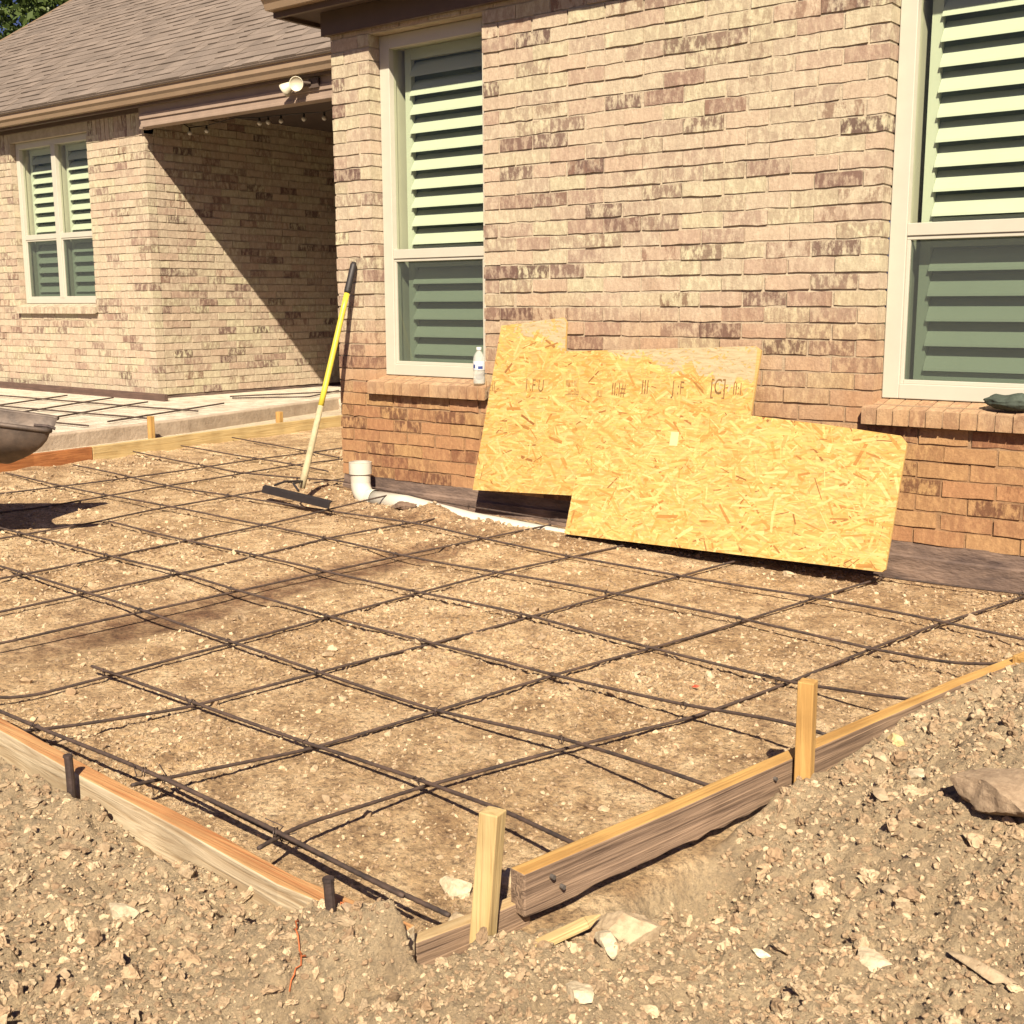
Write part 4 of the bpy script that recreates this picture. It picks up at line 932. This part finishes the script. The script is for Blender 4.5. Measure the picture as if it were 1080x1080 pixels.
# splintered wood bits by the corner stake
def stick(pts, w_, lab, m=m_pine):
    mb = MB(); a_, b_ = Vector(pts[0]), Vector(pts[1]); d = (b_-a_); l_ = d.length; d.normalize()
    mb.box((0, -w_/2, -w_*.3), (l_*.8, w_/2, w_*.3)); v = mb.v[0]
    mb.add([(l_*.8, -w_/2, -w_*.3), (l_*.8, w_/2, -w_*.3), (l_*.8, w_/2, w_*.3), (l_*.8, -w_/2, w_*.3), (l_, w_*.2, 0)], [(0, 1, 4), (1, 2, 4), (2, 3, 4), (3, 0, 4)])
    o = mb.build('wood_scrap', m, bevel=.0015); o.matrix_world = Matrix.Translation(a_) @ d.to_track_quat('X', 'Z').to_matrix().to_4x4(); return tag(o, lab, 'wood scrap')
stick([(-1.165, 1.475, .005), (-1.075, 1.60, .055)], .022, 'broken pine splinter in the dirt right of the corner stake')
stick([(-.90, 2.66, .10), (-.84, 2.74, .125)], .022, 'short pine offcut on the soil outside the right form board')
m_string = mat('orange_string', (.62, .17, .05, 1), .8)
def string(pts, lab):
    mb = MB(); P_ = []
    for i in range(len(pts)-1):
        for j in range(8):
            t_ = j/8; P_.append([pts[i][k]+(pts[i+1][k]-pts[i][k])*t_ for k in range(2)])
    P3 = [(a_+.003*math.sin(9*i), b_+.003*math.cos(7*i), gz(a_, b_)+.007) for i, (a_, b_) in enumerate(P_)]
    mb.tube(P3, .0013, 6); o = mb.build('string', m_string, smooth=True); recenter(o, P3[0]); tag(o, lab, 'string', 'bits of orange mason string')
string([(-1.40, 1.19), (-1.34, 1.14), (-1.30, 1.12), (-1.27, 1.06)], 'bit of orange string on the soil below the corner stake')
string([(-1.36, 1.33), (-1.37, 1.29), (-1.39, 1.27)], 'bit of orange string by the right steel pin')
m_flag = mat('red_flagging', (.75, .12, .06, 1), .6)
mb = MB(); q = (-1.66, 2.93); z_ = gz(*q); mb.add([(q[0]-.012, q[1], z_+.008), (q[0]+.010, q[1]-.006, z_+.012), (q[0]+.013, q[1]+.007, z_+.015), (q[0]-.004, q[1]+.012, z_+.007), (q[0], q[1], z_+.018)], [(0, 1, 4), (1, 2, 4), (2, 3, 4), (3, 0, 4)])
o = mb.build('plastic_scrap', m_flag); recenter(o, (q[0], q[1], z_)); tag(o, 'tiny red scrap of plastic on the soil between the bars', 'scrap')

# ------------------------------------------------------------------ bottle and pouch on the sills
bt = empty('water_bottle', (-3.925, 4.665, .695), 'small clear plastic water bottle standing on the left window sill', 'bottle')
def lathe(prof, c_, n=24):
    mb = MB(); v = [(c_[0]+r_*math.cos(2*math.pi*j/n), c_[1]+r_*math.sin(2*math.pi*j/n), c_[2]+z_) for r_, z_ in prof for j in range(n)]
    k = len(prof); mb.add(v, [(i*n+j, i*n+(j+1) % n, (i+1)*n+(j+1) % n, (i+1)*n+j) for i in range(k-1) for j in range(n)]+[tuple(range(n))[::-1], tuple((k-1)*n+j for j in range(n))]); return mb
m_pet = glass_mat('clear_plastic', (.93, .95, .93, 1), diff=(.8, .8, .75, 1), dfac=.30)
bc = (-3.925, 4.665, .692)
lathe([(.026, 0), (.030, .006), (.030, .035), (.0285, .040), (.030, .046), (.030, .055), (.0285, .060), (.030, .066), (.0305, .118), (.028, .135), (.018, .155), (.0115, .165), (.0115, .172)], bc).build  # profile
part(lathe([(.026, 0), (.030, .006), (.030, .035), (.0285, .040), (.030, .046), (.030, .055), (.0285, .060), (.030, .066), (.0305, .118), (.028, .135), (.018, .155), (.0115, .165), (.0115, .172)], bc), 'body', m_pet, bt, smooth=True)
part(lathe([(.0132, .168), (.0135, .170), (.0135, .182), (.012, .184)], bc), 'cap', mat('white_cap', (.85, .85, .80, 1), .4), bt, smooth=True)
lab = part(lathe([(.0312, .070), (.0314, .071), (.0314, .112), (.0312, .113)], bc), 'wrapper', mat('white_wrapper', (.75, .80, .84, 1), .4, var=.02), bt, smooth=True)
m_blu = mat('blue_print', (.05, .09, .34, 1), .4)
def wrap_patch(a0, a1, z0_, z1_, name, m_):
    mb = MB(); n = 8; v = []
    for i in range(n+1):
        an = a0+(a1-a0)*i/n
        for z_ in (z0_, z1_): v.append((bc[0]+.0318*math.cos(an), bc[1]+.0318*math.sin(an), bc[2]+z_))
    mb.add(v, [(2*i, 2*i+2, 2*i+3, 2*i+1) for i in range(n)]); o = mb.build(name, m_); o.data.transform(Matrix.Translation(-Vector(bt.location))); o.parent = bt
wrap_patch(rad(-60), rad(-15), .076, .090, 'printed_patch', m_blu); wrap_patch(rad(-112), rad(-88), .080, .098, 'printed_patch', m_blu)

m_green = mat('green_cloth', (.075, .10, .075, 1), .8, var=.25, scale=25, bump=.6, bscale=30, dist=.01)
rg = np.random.default_rng(5); v, f = ico(4); v = v.copy()
for i in range(len(v)):
    n_ = mnoise.fractal(Vector(v[i]*1.6)+Vector((4, 1, 0)), 1, 2, 4); v[i] = v[i]*(1+.14*n_)
    z_ = v[i][2]; v[i][2] = z_*.36*(1-.0*z_)+(.05*math.sin(v[i][0]*6) if z_ > 0 else 0); 
    if -.12 < z_ < .05: v[i][:2] *= .93
v = v*np.array([.105, .045, .085])
mb = MB(); mb.add(v, f.tolist()); o = mb.build('cloth_pouch', m_green, smooth=True); o.location = (-1.325, 4.675, .722); tag(o, 'dark green crumpled cloth pouch lying on the right window sill', 'pouch')

# ------------------------------------------------------------------ floodlight and string lights
m_lampw = mat('cream_lamp_housing', (.78, .72, .55, 1), .45, var=.03)
fl = empty('floodlight', (-7.10, YW-.105, 2.70), 'cream twin head floodlight mounted under the patio gutter', 'light')
mb = MB(); mb.box((-7.0, YW-.132, 2.675), (-6.90, YW-.1135, 2.745)); mb.tube([(-6.97, YW-.135, 2.71), (-7.02, YW-.17, 2.715), (-7.08, YW-.18, 2.71)], .010, 8); mb.tube([(-6.97, YW-.135, 2.71), (-7.08, YW-.16, 2.725), (-7.20, YW-.18, 2.70)], .010, 8)
part(mb, 'bracket', m_soffit, fl)
def lamp_head(c_, d, name='lamp_head'):
    d = Vector(d).normalized(); q = d.to_track_quat('Z', 'Y').to_matrix(); mb = MB(); n = 20
    prof = [(.010, -.062), (.026, -.058), (.036, -.035), (.050, .0), (.054, .018), (.051, .020), (.047, .010), (.0, .006)]
    v = [tuple(Vector(c_)+q @ Vector((r_*math.cos(2*math.pi*j/n), r_*math.sin(2*math.pi*j/n), z_))) for r_, z_ in prof for j in range(n)]
    mb.add(v, [(i*n+j, i*n+(j+1) % n, (i+1)*n+(j+1) % n, (i+1)*n+j) for i in range(len(prof)-1) for j in range(n)]+[tuple(range(n))[::-1]]); part(mb, name, m_lampw, fl, smooth=True)
lamp_head((-7.055, YW-.20, 2.705), (.55, -.8, -.15)); lamp_head((-7.19, YW-.19, 2.680), (-.75, -.35, -.55))
sl = empty('string_lights', (-9.2, YW+.3, 2.68), 'string of small round bulbs hanging under the patio roof behind the beam', 'string lights')
pts = [(-9.25, 2.70), (-9.12, 2.635), (-8.88, 2.632), (-8.5, 2.66), (-8.17, 2.632), (-8.06, 2.630), (-7.9, 2.625), (-7.62, 2.615), (-7.38, 2.60), (-7.0, 2.64), (-6.3, 2.68)]
mb = MB(); mb.tube([(a_, YW+.37, b_) for a_, b_ in pts], .004, 6); part(mb, 'cord', m_blk, sl)
m_bulb = mat('frosted_bulb', (.75, .72, .66, 1), .3, var=.02)
for a_, b_ in pts[1:9]:
    if a_ == -8.5: continue
    mb = MB(); v, f = ico(2); mb.add(v*.020+np.array([a_, YW+.37, b_-.045]), f.tolist()); part(mb, 'bulb', m_bulb, sl, smooth=True)
    mb = MB(); mb.tube([(a_, YW+.37, b_-.002), (a_, YW+.37, b_-.030)], .009, 8); part(mb, 'socket', m_blk, sl)

# ------------------------------------------------------------------ steel concrete chute reaching in from the left
m_chute = mat('worn_steel', (.22, .165, .13, 1), .6, metal=.35, col2=(.09, .07, .06, 1), scale=9, bump=.4, bscale=50, dist=.004)
e0 = Vector((-5.02, 2.96, .56)); e1 = Vector((-5.78, 1.82, .80))
ch = empty('chute', e1, 'worn grey steel concrete chute hanging in over the rebar from the left', 'chute')
ax = (e1-e0).normalized(); sd_ = ax.cross(Vector((0, 0, 1))).normalized(); upv = sd_.cross(ax).normalized()
if upv.z < 0: upv = -upv
def sect(t_, r_, n=20):
    c_ = e0.lerp(e1, t_); out_ = []
    for j in range(n+1):
        an = math.pi*j/n; out_.append(tuple(c_+sd_*(r_*1.75*math.cos(an))-upv*(r_*1.12*math.sin(an)**.8)))
    return out_
mb = MB(); n = 20; ts = [0, .015, .1, .3, .6, 1.]; rr = [.170, .180, .182, .185, .19, .195]
for (dr, flip) in ((0, 0), (.006, 1)):
    v = []
    for t_, r_ in zip(ts, rr):
        s_ = sect(t_, r_-dr); s_ = [tuple(Vector(q)+ax*(.17*(1-t_)**3*math.sin(math.pi*j/n)**1.5)) for j, q in enumerate(s_)]
        if t_ == 0: s_ = [tuple(Vector(q)+ax*(.0)) for j, q in enumerate(s_)]
        v += s_
    k = n+1; mb.add(v, [(i*k+j, i*k+j+1, (i+1)*k+j+1, (i+1)*k+j) for i in range(len(ts)-1) for j in range(n)])
part(mb, 'trough', m_chute, ch, smooth=True)
for sgn in (0, -1):
    mb = MB(); mb.tube([sect(t_, r_)[sgn] for t_, r_ in zip(ts, rr)], .011, 8); part(mb, 'rim', m_chute, ch, smooth=True)
mb = MB(); tip = Vector(sect(0, .15)[0] if sect(0, .15)[0][0] > sect(0, .15)[-1][0] else sect(0, .15)[-1])
mb.tube([tuple(tip+Vector((-.05, -.05, .022))), tuple(tip+Vector((-.01, -.01, .016))), tuple(tip+Vector((.008, .015, .004)))], .007, 8); part(mb, 'hook', m_rust, ch)
mb = MB(); q = e0.lerp(e1, .93); q.z -= .22
for s_ in (-1, 1): mb.tube([tuple(q+sd_*.18*s_+Vector((0, 0, .0))), tuple(Vector((q.x, q.y, 0))+sd_*.35*s_)], .016, 8)
mb.tube([tuple(q+sd_*-.20), tuple(q+sd_*.20+Vector((0, 0, .001)))], .014, 8); part(mb, 'stand', m_rust, ch)

# ------------------------------------------------------------------ tree behind the roof
tree = empty('tree', (-26, 15.8, 0), 'large dense green tree showing above the far end of the shingle roof', 'tree')
m_bark = mat('bark', (.12, .085, .06, 1), .95, scale=12, bump=.8, bscale=20, dist=.03)
m_leaf, t, p = nmat('leaf'); N = t.nodes.new; L = t.links.new
at = N('ShaderNodeAttribute'); at.attribute_name = 'col'; L(at.outputs['Color'], p.inputs['Base Color']); p.inputs['Roughness'].default_value = .55
tl = N('ShaderNodeBsdfTranslucent'); L(at.outputs['Color'], tl.inputs[0]); mx = N('ShaderNodeMixShader'); mx.inputs[0].default_value = .3; L(p.outputs[0], mx.inputs[1]); L(tl.outputs[0], mx.inputs[2]); L(mx.outputs[0], t.nodes['Material Output'].inputs[0])
mb = MB(); mb.tube([(-26, 15.8, -.1), (-26.05, 15.8, 1.5), (-25.9, 15.9, 3.2), (-26, 15.8, 5.5)], [.42, .34, .28, .2], 12); part(mb, 'trunk', m_bark, tree, smooth=True)
rg = np.random.default_rng(3); mb = MB(); cl = []
for i in range(16):
    an = i*2.4; e = rg.uniform(.2, 1.1); ln = rg.uniform(2.2, 3.8); st_ = np.array([-26, 15.8, 3.2+2.4*rg.random()]); en = st_+ln*np.array([math.cos(an)*math.cos(e), math.sin(an)*math.cos(e), math.sin(e)])
    mid = (st_+en)/2+rg.normal(size=3)*.2; mb.tube([st_, mid, en], [.13, .08, .03], 7); cl += [en, mid+.3*(en-mid)]
part(mb, 'limb', m_bark, tree, smooth=True)
for i in range(150):
    d = rg.normal(size=3); d /= np.linalg.norm(d); cl.append(np.array([-26, 15.8, 7.4])+d*np.array([4.4, 4.0, 3.5])*rg.random()**.4)
cl = np.array(cl); nL = 26000; ci = rg.integers(0, len(cl), nL); pos = cl[ci]+rg.normal(size=(nL, 3))*.42
a = rg.normal(size=(nL, 3)); a /= np.linalg.norm(a, axis=1)[:, None]; b = np.cross(a, rg.normal(size=(nL, 3))); b /= np.linalg.norm(b, axis=1)[:, None]
la = (.07+.05*rg.random(nL))[:, None]; V = np.stack([pos-a*la, pos+b*la*.5, pos+a*la, pos-b*la*.5], 1).reshape(-1, 3)
me = bpy.data.meshes.new('crown'); fill_mesh(me, V-np.array([-26, 15.8, 0]), np.arange(nL*4).reshape(-1, 4), False)
g = rg.random((len(cl), 1))[ci]*.5+rg.random((nL, 1))*.5; cc = np.concatenate([.045+.07*g, .075+.085*g, .016+.022*g, np.ones((nL, 1))], 1)
ca = me.color_attributes.new('col', 'FLOAT_COLOR', 'POINT'); ca.data.foreach_set('color', np.repeat(cc, 4, 0).ravel()); me.materials.append(m_leaf)
o = bpy.data.objects.new('crown', me); C.objects.link(o); o.parent = tree
